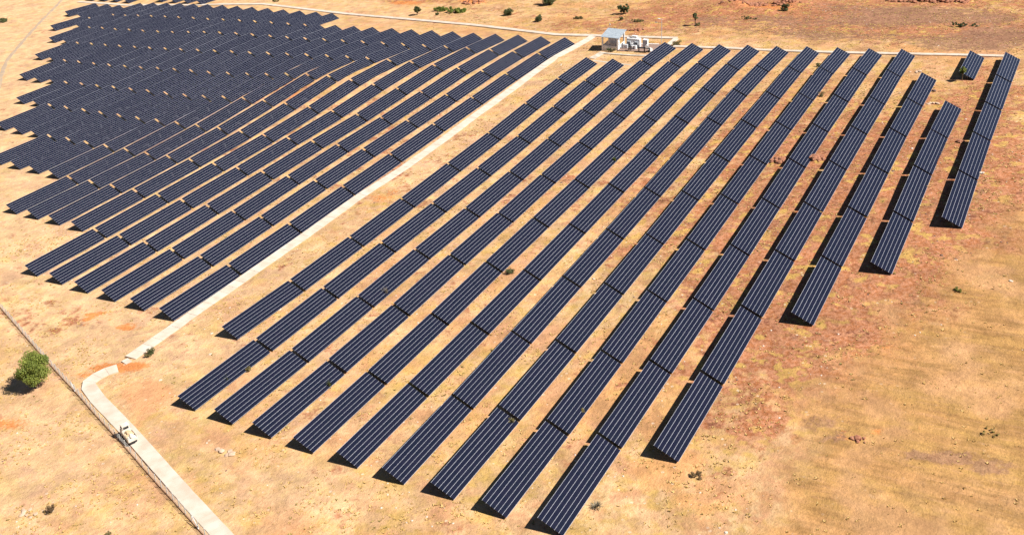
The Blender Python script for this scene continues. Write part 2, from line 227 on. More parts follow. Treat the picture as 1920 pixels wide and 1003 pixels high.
1 11 3 -138.23 -73.00 -14.46 0.0267 0.0000 -0.0069 25.16
1 11 4 -138.39 -98.02 -15.03 0.0191 0.0000 -0.0057 24.88
1 11 5 -138.40 -122.92 -15.27 0.0006 0.0000 0.0051 24.92
1 11 6 -138.23 -147.78 -15.03 -0.0204 0.0000 0.0084 24.81
1 12 0 -149.72 3.41 -17.65 -0.0844 0.0000 0.0111 25.08
1 12 1 -149.56 -21.63 -16.05 -0.0429 0.0000 0.0019 24.98
1 12 2 -149.58 -46.79 -15.69 0.0133 0.0000 -0.0039 25.34
1 12 3 -149.64 -72.03 -16.07 0.0175 0.0000 -0.0010 25.14
1 12 4 -149.74 -97.03 -16.41 0.0090 0.0000 -0.0064 24.86
1 12 5 -149.83 -121.88 -16.44 -0.0062 0.0000 -0.0010 24.85
1 12 6 -149.73 -146.61 -16.06 -0.0250 0.0000 0.0088 24.61
1 13 0 -161.24 4.76 -18.90 -0.0841 0.0000 0.0284 25.63
1 13 1 -161.02 -20.54 -17.44 -0.0303 0.0000 -0.0117 24.98
1 13 2 -161.20 -45.75 -17.29 0.0180 0.0000 -0.0033 25.46
1 13 3 -161.27 -70.91 -17.65 0.0107 0.0000 -0.0019 24.85
1 13 4 -161.32 -95.77 -17.78 -0.0001 0.0000 -0.0019 24.89
1 13 5 -161.24 -120.66 -17.61 -0.0133 0.0000 0.0082 24.89
1 13 6 -161.03 -145.45 -17.08 -0.0297 0.0000 0.0083 24.68
1 14 -1 -172.41 30.30 -22.22 -0.0962 0.0000 0.0028 24.21
1 14 0 -172.46 5.86 -20.03 -0.0820 0.0000 -0.0062 24.67
1 14 1 -172.62 -19.18 -18.75 -0.0208 0.0000 -0.0067 25.41
1 14 2 -172.78 -44.49 -18.66 0.0137 0.0000 -0.0064 25.22
1 14 3 -172.92 -69.56 -18.91 0.0058 0.0000 -0.0043 24.92
1 14 4 -172.93 -94.56 -18.95 -0.0027 0.0000 0.0037 25.07
1 14 5 -172.86 -119.54 -18.76 -0.0124 0.0000 0.0017 24.89
1 14 6 -172.89 -144.09 -18.24 -0.0299 0.0000 -0.0047 24.22
1 15 -1 -183.92 31.83 -23.40 -0.0941 0.0000 0.0025 25.05
1 15 0 -183.94 6.88 -21.20 -0.0817 0.0000 -0.0041 24.85
1 15 1 -184.08 -18.19 -20.05 -0.0100 0.0000 -0.0072 25.27
1 15 2 -184.23 -43.29 -20.05 0.0103 0.0000 -0.0045 24.94
1 15 3 -184.33 -68.35 -20.18 -0.0002 0.0000 -0.0034 25.17
1 15 4 -184.32 -93.34 -20.10 -0.0057 0.0000 0.0040 24.82
1 15 5 -184.14 -118.25 -19.87 -0.0132 0.0000 0.0105 24.99
1 16 -1 -195.20 32.78 -24.43 -0.0902 0.0000 -0.0039 24.83
1 16 0 -195.36 8.07 -22.35 -0.0779 0.0000 -0.0092 24.61
1 16 1 -195.50 -17.00 -21.39 0.0003 0.0000 -0.0024 25.54
1 16 2 -195.61 -42.22 -21.49 0.0079 0.0000 -0.0066 24.88
1 16 3 -195.79 -67.21 -21.51 -0.0067 0.0000 -0.0074 25.11
1 16 4 -195.73 -92.27 -21.28 -0.0111 0.0000 0.0126 25.01
1 16 5 -195.37 -117.24 -20.96 -0.0145 0.0000 0.0163 24.94
1 17 -1 -206.95 33.96 -25.50 -0.0839 0.0000 -0.0025 24.80
1 17 0 -207.02 9.19 -23.57 -0.0712 0.0000 -0.0033 24.75
1 17 1 -207.07 -16.05 -22.78 0.0073 0.0000 -0.0007 25.73
1 17 2 -207.13 -41.38 -22.95 0.0059 0.0000 -0.0038 24.93
1 17 3 -207.22 -66.32 -22.86 -0.0132 0.0000 -0.0035 24.95
1 17 4 -207.28 -91.16 -22.50 -0.0161 0.0000 -0.0014 24.73
1 17 5 -207.37 -115.76 -22.11 -0.0159 0.0000 -0.0065 24.47
1 18 -1 -218.47 35.22 -26.54 -0.0763 0.0000 -0.0017 24.55
1 18 0 -218.57 10.54 -24.83 -0.0621 0.0000 -0.0058 24.81
1 18 1 -218.67 -14.69 -24.21 0.0121 0.0000 -0.0028 25.66
1 18 2 -218.71 -40.05 -24.42 0.0046 0.0000 -0.0000 25.06
1 18 3 -218.67 -65.00 -24.25 -0.0188 0.0000 0.0033 24.86
1 18 4 -218.55 -89.87 -23.71 -0.0239 0.0000 0.0061 24.88
1 19 -1 -230.19 36.22 -27.71 -0.0630 0.0000 0.0024 24.96
1 19 0 -230.10 11.33 -26.31 -0.0498 0.0000 0.0047 24.82
1 19 1 -230.00 -13.84 -25.72 0.0027 0.0000 0.0032 25.51
1 19 2 -230.02 -39.09 -25.78 0.0019 0.0000 -0.0048 25.00
1 19 3 -230.11 -63.94 -25.58 -0.0186 0.0000 -0.0026 24.69
1 19 4 -230.09 -88.71 -24.99 -0.0291 0.0000 0.0044 24.84
1 20 -1 -241.57 37.23 -28.87 -0.0503 0.0000 0.0004 25.12
1 20 0 -241.62 12.16 -27.81 -0.0338 0.0000 -0.0049 25.02
1 20 1 -241.75 -12.76 -27.30 -0.0071 0.0000 -0.0050 24.80
1 20 2 -241.81 -37.72 -27.18 -0.0025 0.0000 -0.0002 25.11
1 20 3 -241.80 -62.69 -26.92 -0.0185 0.0000 0.0014 24.83
1 21 -1 -252.89 38.36 -30.02 -0.0443 0.0000 0.0077 24.79
1 21 0 -252.76 13.27 -29.17 -0.0238 0.0000 0.0025 25.39
1 21 1 -252.87 -11.85 -28.68 -0.0150 0.0000 -0.0113 24.84
1 21 2 -253.02 -36.72 -28.42 -0.0061 0.0000 -0.0008 24.90
1 21 3 -252.86 -61.73 -28.12 -0.0183 0.0000 0.0139 25.14
1 22 -1 -264.85 39.59 -31.26 -0.0405 0.0000 0.0075 24.76
1 22 0 -264.73 14.58 -30.56 -0.0160 0.0000 0.0018 25.25
1 22 1 -264.74 -10.47 -30.09 -0.0215 0.0000 -0.0024 24.85
1 22 2 -264.64 -35.40 -29.67 -0.0124 0.0000 0.0104 25.02
1 22 3 -264.35 -60.33 -29.29 -0.0182 0.0000 0.0127 24.83
1 23 -1 -276.21 40.67 -32.47 -0.0401 0.0000 0.0041 24.32
1 23 0 -276.14 15.90 -31.80 -0.0149 0.0000 0.0020 25.24
1 23 1 -276.09 -9.23 -31.33 -0.0221 0.0000 0.0020 25.02
1 23 2 -275.99 -34.30 -30.83 -0.0183 0.0000 0.0059 25.11
1 24 -1 -287.72 41.84 -33.80 -0.0418 0.0000 0.0134 24.71
1 24 0 -287.45 16.77 -33.05 -0.0185 0.0000 0.0085 25.44
1 24 1 -287.41 -8.40 -32.55 -0.0211 0.0000 -0.0058 24.89
1 24 2 -287.51 -33.10 -31.98 -0.0246 0.0000 -0.0023 24.51
1 25 -1 -299.19 42.96 -35.16 -0.0419 0.0000 0.0099 24.48
1 25 0 -298.95 18.15 -34.35 -0.0239 0.0000 0.0092 25.15
1 25 1 -298.75 -7.00 -33.77 -0.0220 0.0000 0.0071 25.16
1 26 -1 -310.49 43.77 -36.47 -0.0364 0.0000 -0.0011 23.97
1 26 0 -310.52 19.25 -35.67 -0.0287 0.0000 -0.0011 25.08
1 26 1 -310.50 -5.75 -34.97 -0.0275 0.0000 0.0024 24.91
1 27 -1 -320.20 43.41 -37.55 -0.0226 0.0000 -0.0961 21.16
1 27 0 -321.21 20.43 -36.89 -0.0334 0.0000 0.0004 24.90
1 28 -1 -331.28 37.07 -38.35 -0.0211 0.0000 -0.0852 23.16
1 28 0 -333.56 14.03 -37.84 -0.0227 0.0000 -0.1120 23.13
1 29 -1 -341.67 38.46 -39.30 -0.0237 0.0000 0.0004 23.13
1 30 -1 -354.03 40.03 -40.26 -0.0031 0.0000 -0.2038 20.19
2 1 0 -371.95 73.05 -41.48 0.0155 0.0000 -0.0124 24.20
2 2 0 -362.06 73.57 -40.88 0.0148 0.0000 -0.0124 24.20
2 3 0 -352.27 73.67 -40.26 0.0137 0.0000 -0.0124 24.20
2 4 0 -341.10 72.74 -39.56 0.0116 0.0000 -0.0124 24.20
2 5 0 -318.90 77.49 -37.81 0.0110 0.0000 -0.0124 24.20
2 6 0 -306.83 76.06 -36.69 0.0022 0.0000 -0.0124 24.20
2 7 0 -295.76 74.79 -35.61 -0.0062 0.0000 -0.0124 24.20
2 8 0 -282.73 72.35 -34.23 -0.0178 0.0000 -0.0124 24.20""".strip().split('\n')]
CLEAR = 0.65
PITCH = 4.176      # horizontal depth of a table
RISE = 1.707       # rise of the high edge over the low edge, level ground

# ------------------------------------------------------------------ camera
CF, CC, CR, CS = 2123.49, (168.990, -385.739, 146.483), (1.203209, 0.041804, 0.498866), -347.61
cam_d = bpy.data.cameras.new('camera')
cam = bpy.data.objects.new('camera', cam_d)
COL.objects.link(cam)
cam.location = CC
cam.rotation_euler = CR
cam_d.sensor_width = 36.0
cam_d.lens = CF / 1920.0 * 36.0
cam_d.shift_y = CS / 1920.0
cam_d.clip_start = 1.0
cam_d.clip_end = 20000.0
scene.camera = cam
CM = np.array(cam.rotation_euler.to_matrix())

# ------------------------------------------------------------------ terrain
GRID = GRID - CLEAR - .16

def _cr(p0, p1, p2, p3, t):
    return p1 + 0.5 * t * (p2 - p0 + t * (2 * p0 - 5 * p1 + 4 * p2 - p3 + t * (3 * (p1 - p2) + p3 - p0)))

def ground_np(x, y):
    """smooth ground height, numpy arrays"""
    x = np.asarray(x, float); y = np.asarray(y, float)
    xc = np.clip(x, GX0, GX0 + GS * (GNX - 1) - 1e-3)
    yc = np.clip(y, GY0, GY0 + GS * (GNY - 1) - 1e-3)
    gx = (xc - GX0) / GS; gy = (yc - GY0) / GS
    i = np.floor(gx).astype(int); j = np.floor(gy).astype(int)
    fx = gx - i; fy = gy - j
    rows = []
    for b in (-1, 0, 1, 2):
        jj = np.clip(j + b, 0, GNY - 1)
        c = [GRID[jj, np.clip(i + a, 0, GNX - 1)] for a in (-1, 0, 1, 2)]
        rows.append(_cr(c[0], c[1], c[2], c[3], fx))
    z = _cr(rows[0], rows[1], rows[2], rows[3], fy)
    d = np.hypot(x - xc, y - yc)
    return z * np.exp(-d / 500.0)

def ground(x, y):
    return float(ground_np(np.array([x]), np.array([y]))[0])

def at(u, v, h=0.0):
    """point h metres above the ground that the surveyed view ray u, v meets"""
    d = CM @ np.array([(u - 960.0) / CF, -(v - 501.5 - CS) / CF, -1.0])
    d /= np.linalg.norm(d)
    C = np.array(CC)
    ts = np.arange(120.0, 1600.0, 4.0)
    P = C + ts[:, None] * d
    below = P[:, 2] < ground_np(P[:, 0], P[:, 1]) + h
    k = int(np.argmax(below)) if below.any() else len(ts) - 1
    a, b = ts[max(k - 1, 0)], ts[k]
    for _ in range(26):
        m = 0.5 * (a + b); q = C + m * d
        if q[2] < ground(q[0], q[1]) + h: b = m
        else: a = m
    q = C + 0.5 * (a + b) * d
    return Vector((q[0], q[1], ground(q[0], q[1])))

def vnoise(x, y, s, seed):
    """value noise for terrain relief"""
    rs = np.random.RandomState(seed)
    T = rs.rand(256, 256)
    gx = x / s; gy = y / s
    i = np.floor(gx).astype(int); j = np.floor(gy).astype(int)
    fx = gx - i; fy = gy - j
    fx = fx * fx * (3 - 2 * fx); fy = fy * fy * (3 - 2 * fy)
    g = lambda a, b: T[(j + b) % 256, (i + a) % 256]
    return (g(0, 0) * (1 - fx) + g(1, 0) * fx) * (1 - fy) + (g(0, 1) * (1 - fx) + g(1, 1) * fx) * fy

# ------------------------------------------------------------------ mesh helpers
class MB:
    """collects verts and faces of one mesh object"""
    def __init__(self):
        self.v = []; self.f = []; self.m = []
    def quad(self, a, b, c, d, mi=0):
        n = len(self.v); self.v += [a, b, c, d]; self.f.append((n, n + 1, n + 2, n + 3)); self.m.append(mi)
    def poly(self, pts, mi=0):
        n = len(self.v); self.v += list(pts); self.f.append(tuple(range(n, n + len(pts)))); self.m.append(mi)
    def box(self, c, s, mi=0, rot=None, taper=1.0):
        """centre, full size, optional 3x3 rotation, top scale"""
        n = len(self.v)
        for dz in (-.5, .5):
            t = taper if dz > 0 else 1.0
            for dx, dy in ((-.5, -.5), (.5, -.5), (.5, .5), (-.5, .5)):
                p = Vector((dx * s[0] * t, dy * s[1] * t, dz * s[2]))
                if rot is not None: p = rot @ p
                self.v.append((c[0] + p.x, c[1] + p.y, c[2] + p.z))
        for q in ((0, 3, 2, 1), (4, 5, 6, 7), (0, 1, 5, 4), (1, 2, 6, 5), (2, 3, 7, 6), (3, 0, 4, 7)):
            self.f.append(tuple(n + k for k in q)); self.m.append(mi)
    def tube(self, pts, rad, sides=6, mi=0, cap=True):
        pts = [Vector(p) for p in pts]
        if not isinstance(rad, (list, tuple)): rad = [rad] * len(pts)
        n0 = len(self.v)
        for k, p in enumerate(pts):
            d = (pts[min(k + 1, len(pts) - 1)] - pts[max(k - 1, 0)]).normalized()
            a = d.cross(Vector((0, 0, 1)))
            if a.length < 1e-3: a = Vector((1, 0, 0))
            a.normalize(); b = d.cross(a)
            for s in range(sides):
                t = 2 * math.pi * s / sides
                q = p + rad[k] * (math.cos(t) * a + math.sin(t) * b)
                self.v.append(tuple(q))
        for k in range(len(pts) - 1):
            for s in range(sides):
                s2 = (s + 1) % sides
                self.f.append((n0 + k * sides + s, n0 + k * sides + s2, n0 + (k + 1) * sides + s2, n0 + (k + 1) * sides + s)); self.m.append(mi)
        if cap:
            self.f.append(tuple(n0 + s for s in range(sides))); self.m.append(mi)
            self.f.append(tuple(n0 + (len(pts) - 1) * sides + s for s in reversed(range(sides)))); self.m.append(mi)
    def bevbox(self, c, s, b, mi=0, rot=None):
        """box with chamfered vertical and top edges"""
        x, y, z = s[0] / 2, s[1] / 2, s[2] / 2
        def ring(ix, zz):
            X, Y = x - ix, y - ix
            return [(-X + b, -Y, zz), (X - b, -Y, zz), (X, -Y + b, zz), (X, Y - b, zz), (X - b, Y, zz), (-X + b, Y, zz), (-X, Y - b, zz), (-X, -Y + b, zz)]
        rings = [ring(0, -z), ring(0, z - b), ring(b * .7, z)]
        n = len(self.v)
        for rg in rings:
            for p in rg:
                p = Vector(p)
                if rot is not None: p = rot @ p
                self.v.append((c[0] + p.x, c[1] + p.y, c[2] + p.z))
        for k in range(2):
            for i in range(8):
                j = (i + 1) % 8
                self.f.append((n + k * 8 + i, n + k * 8 + j, n + (k + 1) * 8 + j, n + (k + 1) * 8 + i)); self.m.append(mi)
        self.f.append(tuple(n + 16 + i for i in range(8))); self.m.append(mi)
        self.f.append(tuple(n + i for i in reversed(range(8)))); self.m.append(mi)
    def mesh(self, name, mats, smooth=False):
        me = bpy.data.meshes.new(name)
        me.from_pydata([tuple(p) for p in self.v], [], self.f)
        if not isinstance(mats, (list, tuple)): mats = [mats]
        for mt in mats: me.materials.append(mt)
        if len(mats) > 1: me.polygons.foreach_set('material_index', self.m)
        if smooth: me.polygons.foreach_set('use_smooth', [True] * len(self.f))
        me.update()
        return me
    def build(self, name, mats, parent=None, smooth=False, loc=None, rot=None):
        return link(name, self.mesh(name, mats, smooth), parent, loc, rot)

def link(name, data, parent=None, loc=None, rot=None):
    o = bpy.data.objects.new(name, data)
    COL.objects.link(o)
    if parent is not None: o.parent = parent
    if loc is not None: o.location = loc
    if rot is not None: o.rotation_euler = rot
    return o

def tag(o, label=None, cat=None, group=None, kind=None):
    if label: o['label'] = label
    if cat: o['category'] = cat
    if group: o['group'] = group
    if kind: o['kind'] = kind
    return o

def empty(name, loc, rz=0.0):
    o = link(name, None, None, loc, (0, 0, rz))
    o.empty_display_size = 0.5
    return o

# ------------------------------------------------------------------ materials
def mat(name, base=(.5, .5, .5), rough=.8, metal=0.0, noise=None, spec=None, bump=None, objvar=0.0):
    """noise = (scale, colour2, detail): patchy second colour in object space; bump = (scale, distance)"""
    m = bpy.data.materials.new(name); m.use_nodes = True
    nt = m.node_tree; b = nt.nodes['Principled BSDF']
    b.inputs['Base Color'].default_value = (*base, 1)
    b.inputs['Roughness'].default_value = rough
    b.inputs['Metallic'].default_value = metal
    if spec is not None: b.inputs['Specular IOR Level'].default_value = spec
    tc = nt.nodes.new('ShaderNodeTexCoord')
    out = None
    if noise:
        n = nt.nodes.new('ShaderNodeTexNoise'); n.inputs['Scale'].default_value = noise[0]; n.inputs['Detail'].default_value = noise[2]
        nt.links.new(tc.outputs['Object'], n.inputs['Vector'])
        rp = nt.nodes.new('ShaderNodeMapRange'); rp.inputs['From Min'].default_value = .35; rp.inputs['From Max'].default_value = .65
        nt.links.new(n.outputs['Fac'], rp.inputs['Value'])
        mx = nt.nodes.new('ShaderNodeMix'); mx.data_type = 'RGBA'
        mx.inputs['A'].default_value = (*base, 1); mx.inputs['B'].default_value = (*noise[1], 1)
        nt.links.new(rp.outputs['Result'], mx.inputs['Factor'])
        out = mx.outputs['Result']
    if objvar:
        oi = nt.nodes.new('ShaderNodeObjectInfo')
        mr = nt.nodes.new('ShaderNodeMapRange'); mr.inputs['To Min'].default_value = 1 - objvar; mr.inputs['To Max'].default_value = 1 + objvar
        nt.links.new(oi.outputs['Random'], mr.inputs['Value'])
        vm = nt.nodes.new('ShaderNodeVectorMath'); vm.operation = 'SCALE'
        if out is not None: nt.links.new(out, vm.inputs[0])
        else: vm.inputs[0].default_value = base
        nt.links.new(mr.outputs['Result'], vm.inputs['Scale'])
        out = vm.outputs['Vector']
    if out is not None: nt.links.new(out, b.inputs['Base Color'])
    if bump:
        n = nt.nodes.new('ShaderNodeTexNoise'); n.inputs['Scale'].default_value = bump[0]; n.inputs['Detail'].default_value = 4
        nt.links.new(tc.outputs['Object'], n.inputs['Vector'])
        bp = nt.nodes.new('ShaderNodeBump'); bp.inputs['Distance'].default_value = bump[1]; bp.inputs['Strength'].default_value = .8
        nt.links.new(n.outputs['Fac'], bp.inputs['Height']); nt.links.new(bp.outputs['Normal'], b.inputs['Normal'])
    return m

def panel_material():
    m = bpy.data.materials.new('photovoltaic glass'); m.use_nodes = True
    nt = m.node_tree; b = nt.nodes['Principled BSDF']
    tc = nt.nodes.new('ShaderNodeTexCoord')
    # every module its own slight tint: cells of the object space
    mp = nt.nodes.new('ShaderNodeVectorMath'); mp.operation = 'DIVIDE'; mp.inputs[1].default_value = (.75, .857, 50)
    nt.links.new(tc.outputs['Object'], mp.inputs[0])
    oi = nt.nodes.new('ShaderNodeObjectInfo')
    ad = nt.nodes.new('ShaderNodeVectorMath'); ad.operation = 'ADD'
    sc = nt.nodes.new('ShaderNodeMath'); sc.operation = 'MULTIPLY'; sc.inputs[1].default_value = 97.0
    nt.links.new(oi.outputs['Random'], sc.inputs[0])
    cb = nt.nodes.new('ShaderNodeCombineXYZ'); nt.links.new(sc.outputs[0], cb.inputs['Z'])
    nt.links.new(mp.outputs['Vector'], ad.inputs[0]); nt.links.new(cb.outputs['Vector'], ad.inputs[1])
    fl = nt.nodes.new('ShaderNodeVectorMath'); fl.operation = 'FLOOR'; nt.links.new(ad.outputs['Vector'], fl.inputs[0])
    wn = nt.nodes.new('ShaderNodeTexWhiteNoise'); wn.noise_dimensions = '3D'; nt.links.new(fl.outputs['Vector'], wn.inputs['Vector'])
    mx = nt.nodes.new('ShaderNodeMix'); mx.data_type = 'RGBA'
    mx.inputs['A'].default_value = (.0088, .0114, .0245, 1); mx.inputs['B'].default_value = (.0115, .0123, .0275, 1)
    nt.links.new(wn.outputs['Value'], mx.inputs['Factor'])
    nt.links.new(mx.outputs['Result'], b.inputs['Base Color'])
    # thin film of dust
    n = nt.nodes.new('ShaderNodeTexNoise'); n.inputs['Scale'].default_value = .6; n.inputs['Detail'].default_value = 5
    nt.links.new(tc.outputs['Object'], n.inputs['Vector'])
    mr = nt.nodes.new('ShaderNodeMapRange'); mr.inputs['From Min'].default_value = .3; mr.inputs['From Max'].default_value = .7
    mr.inputs['To Min'].default_value = .16; mr.inputs['To Max'].default_value = .30
    nt.links.new(n.outputs['Fac'], mr.inputs['Value']); nt.links.new(mr.outputs['Result'], b.inputs['Roughness'])
    b.inputs['IOR'].default_value = 1.38
    return m

M = {}
M['panel'] = panel_material()
M['rail'] = mat('aluminium rail', (.37, .38, .43), .5, .1, objvar=.12)
M['clamp'] = mat('aluminium clamp', (.62, .62, .64), .4, .2)
M['steel'] = mat('galvanised steel', (.30, .31, .33), .5, .6, noise=(3, (.22, .22, .24), 3))
M['concrete'] = mat('pale concrete', (.63, .55, .465), .9, noise=(.35, (.53, .435, .34), 7), bump=(5, .03))
M['concrete_old'] = mat('weathered concrete', (.60, .54, .46), .9, noise=(.5, (.45, .37, .28), 6), bump=(5, .03))
M['truck'] = mat('dusty white paint', (.70, .66, .58), .6, noise=(1.2, (.60, .52, .42), 5))
M['white'] = mat('white paint', (.82, .82, .82), .55, noise=(1.2, (.70, .69, .67), 4))
M['whitewash'] = mat('whitewashed wall', (.82, .82, .82), .85, noise=(.9, (.75, .73, .70), 5), bump=(6, .01))
M['cabinet'] = mat('light grey enamel', (.52, .54, .57), .4, noise=(2, (.47, .49, .52), 3))
M['dark'] = mat('black painted steel', (.018, .018, .022), .5, noise=(3, (.03, .03, .03), 3))
M['roof'] = mat('blue grey sheet roof', (.24, .28, .32), .6, 0, noise=(.8, (.30, .34, .38), 4))
M['pad'] = mat('brown gravel pad', (.23, .14, .11), .95, noise=(2.5, (.33, .22, .17), 8), bump=(9, .06))
M['plinth'] = mat('brown mud brick plinth', (.36, .19, .10), .95, noise=(1.5, (.46, .28, .16), 6), bump=(6, .05))
M['wire'] = mat('fence wire', (.56, .56, .53), .6, .2, noise=(.4, (.48, .47, .43), 2))
M['post'] = mat('pale fence post', (.52, .54, .54), .7, noise=(1.5, (.42, .43, .42), 3))
M['glass'] = mat('dark window glass', (.02, .025, .03), .08, noise=(2, (.03, .03, .035), 2))
M['rubber'] = mat('tyre rubber', (.02, .02, .02), .85, noise=(8, (.03, .028, .026), 3))
M['cream'] = mat('cream sacks', (.62, .47, .30), .9, noise=(2.2, (.52, .36, .20), 5), bump=(4, .08))
M['lamp'] = mat('lamp glass', (.8, .8, .78), .3, noise=(4, (.7, .7, .68), 2))
M['bark'] = mat('grey brown bark', (.13, .09, .06), .95, noise=(4, (.20, .15, .10), 6), bump=(8, .04))
M['stone_red'] = mat('red laterite rock', (.30, .11, .06), .95, noise=(1.5, (.40, .19, .11), 6), bump=(4, .12))
M['stone_white'] = mat('pale quartz rock', (.66, .58, .50), .9, noise=(1.2, (.52, .40, .30), 6), bump=(4, .08))
M['stone_pink'] = mat('pale pink rock', (.60, .45, .33), .9, noise=(1.2, (.50, .34, .23), 6), bump=(4, .08))
M['stone_dark'] = mat('dark brown rock', (.13, .075, .06), .95, noise=(1.5, (.22, .13, .10), 6), bump=(4, .12))

def leaf_mat(name, a, b):
    """leaves: colour drifts between a and b by clump"""
    m = bpy.data.materials.new(name); m.use_nodes = True
    nt = m.node_tree; p = nt.nodes['Principled BSDF']
    at_ = nt.nodes.new('ShaderNodeAttribute'); at_.attribute_name = 'tint'
    mx = nt.nodes.new('ShaderNodeMix'); mx.data_type = 'RGBA'
    mx.inputs['A'].default_value = (*a, 1); mx.inputs['B'].default_value = (*b, 1)
    nt.links.new(at_.outputs['Fac'], mx.inputs['Factor'])
    nt.links.new(mx.outputs['Result'], p.inputs['Base Color'])
    p.inputs['Roughness'].default_value = .6
    p.inputs['Specular IOR Level'].default_value = .25
    return m
M['leaf'] = leaf_mat('fresh green leaves', (.060, .085, .012), (.185, .205, .035))
M['leaf_bright'] = leaf_mat('bright green leaves', (.075, .105, .015), (.225, .255, .048))  # lighter leaf colour of the big tree and the low thickets
M['leaf_dark'] = leaf_mat('dusty green leaves', (.045, .060, .020), (.11, .12, .045))
M['leaf_olive'] = leaf_mat('olive dry leaves', (.10, .085, .03), (.20, .16, .06))
M['leaf_dead'] = leaf_mat('grey dead twigs', (.16, .13, .09), (.30, .26, .18))
M['leaf_burnt'] = leaf_mat('charred twigs', (.04, .025, .015), (.12, .075, .035))
M['leaf_brown'] = leaf_mat('dry brown twigs', (.15, .095, .045), (.27, .175, .08))
M['grass'] = leaf_mat('dry grass', (.43, .275, .09), (.54, .36, .135))
M['grass_olive'] = leaf_mat('olive weeds', (.20, .155, .04), (.34, .25, .08))

# ------------------------------------------------------------------ ground sheet
def axis(lo, hi, step, far):
    a = list(np.arange(lo, hi + .1, step))
    s = step; x = a[-1]; right = []
    while x < far: s *= 1.22; x += s; right.append(x)
    s = step; x = a[0]; left = []
    while x > -far: s *= 1.22; x -= s; left.append(x)
    return np.array(left[::-1] + a + right)
AX = axis(-470.0, 215.0, 2.0, 6000.0)
AY = axis(-312.0, 130.0, 2.0, 6000.0)
XX, YY = np.meshgrid(AX, AY)
ZZ = ground_np(XX, YY)
inner = (XX > -480) & (XX < 230) & (YY > -320) & (YY < 140)
ZZ = ZZ + np.where(inner, .22 * (vnoise(XX + 900, YY + 900, 9.0, 3) - .5) + .16 * (vnoise(XX + 900, YY + 900, 4.1, 4) - .5), 0)

def blob(u, v, ru, rv, n=None):
    """soft patch of soil round a surveyed point: weight per ground vertex"""
    c = at(u, v); a = at(u + ru, v) - c; b = at(u, v + rv) - c
    det = a.x * b.y - a.y * b.x
    dx, dy = XX - c.x, YY - c.y
    s = (dx * b.y - dy * b.x) / det; t = (a.x * dy - a.y * dx) / det
    return np.exp(-np.clip(s * s + t * t, 0, 40))
def zone(items):
    w = np.zeros_like(XX)
    for u, v, ru, rv, s in items: w = w + s * blob(u, v, ru, rv)
    return np.clip(w, 0, 1.2)

red = zone([(1860, 440, 60, 50, .4), (1790, 520, 60, 40, .35), (1800, 420, 70, 60, .45), (1880, 300, 50, 80, .45), (1720, 540, 60, 40, .4), (1650, 640, 60, 40, .35), (1560, 720, 50, 40, .35), (1450, 800, 60, 40, .35), (1360, 890, 60, 30, .3),
            (1700, 420, 150, 120, .35), (1560, 480, 110, 110, .3), (1420, 600, 90, 90, .3), (1870, 60, 80, 30, .45), (1580, 40, 120, 22, .45), (1250, 330, 90, 90, .2), (1150, 480, 90, 90, .15), (1480, 180, 100, 60, .3), (1240, 25, 60, 12, .4), (1090, 50, 40, 10, .4), (1380, 240, 90, 80, .25),
            (1600, 330, 230, 170, .75), (1480, 560, 150, 130, .6), (1330, 700, 90, 90, .35), (1760, 300, 150, 150, .55),
            (1860, 180, 90, 60, .5), (1300, 430, 150, 150, .28), (1620, 600, 130, 80, .7), (1520, 680, 90, 70, .6),
            (1350, 20, 90, 20, .75), (1480, 12, 90, 10, .6), (1700, 55, 180, 22, .5), (1200, 45, 60, 14, .4),
            (620, 250, 260, 110, .25), (560, 165, 60, 20, .5), (1020, 330, 120, 110, .16), (830, 560, 150, 120, .10),
            (1420, 805, 70, 40, .35), (1310, 540, 60, 60, .3), (1000, 60, 220, 12, .15), (1780, 2, 90, 8, .8), (720, 385, 90, 26, .30),
            (940, 25, 200, 16, .22), (780, 3, 70, 6, .7), (300, 620, 60, 50, .12), (90, 600, 70, 40, .25)])
pale = zone([(60, 430, 160, 70, .5), (150, 590, 200, 60, .5), (80, 850, 160, 120, .22), (560, 930, 200, 60, .25), (40, 150, 70, 160, .8),
             (850, 340, 120, 60, .22), (60, 30, 120, 40, .8), (330, 680, 120, 50, .25), (1170, 130, 110, 16, .3), (900, 30, 200, 14, .3)])
pa, pb, pc = at(1960, 330), at(1490, 760), at(1330, 1040)
def side(a, b): return ((b.x - a.x) * (YY - a.y) - (b.y - a.y) * (XX - a.x)) / math.hypot(b.x - a.x, b.y - a.y)
edge = np.maximum(side(pa, pb), side(pb, pc)) if False else np.minimum(side(pa, pb), side(pb, pc))
gold = np.clip(edge / 26.0 + .4, 0, 1) * (YY < 60)
orange = zone([(163, 601, 9, 10, .9), (175, 590, 14, 4, .8), (195, 586, 14, 3, .7), (206, 595, 3, 9, .6), (236, 613, 17, 8, 1.), (268, 611, 7, 6, .5),
               (275, 632, 12, 4, .5), (215, 690, 50, 10, 1.0), (262, 684, 30, 5, .6), (160, 703, 22, 5, .7), (12, 795, 45, 17, .65), (130, 850, 16, 20, .4), (440, 945, 14, 6, .8),
               (716, 372, 34, 10, .55), (740, 358, 20, 6, .5), (1655, 651, 22, 6, .5), (1600, 820, 26, 7, .6), (1650, 806, 16, 7, .6), (1575, 812, 10, 6, .7), (1590, 780, 16, 4, .6), (565, 995, 70, 10, .3), (1060, 990, 60, 12, .3),
               (1720, 805, 30, 14, .3), (1560, 745, 40, 10, .25), (555, 180, 40, 14, .5), (760, 6, 40, 5, .7), (886, 5, 30, 6, .9), (1830, 245, 30, 14, .3), (1440, 15, 90, 9, .5)])
salmon = zone([(275, 735, 62, 32, .95), (330, 800, 50, 30, .45), (260, 790, 20, 40, .5), (395, 860, 40, 20, .35), (360, 690, 50, 14, .3), (1090, 120, 70, 12, .35)])
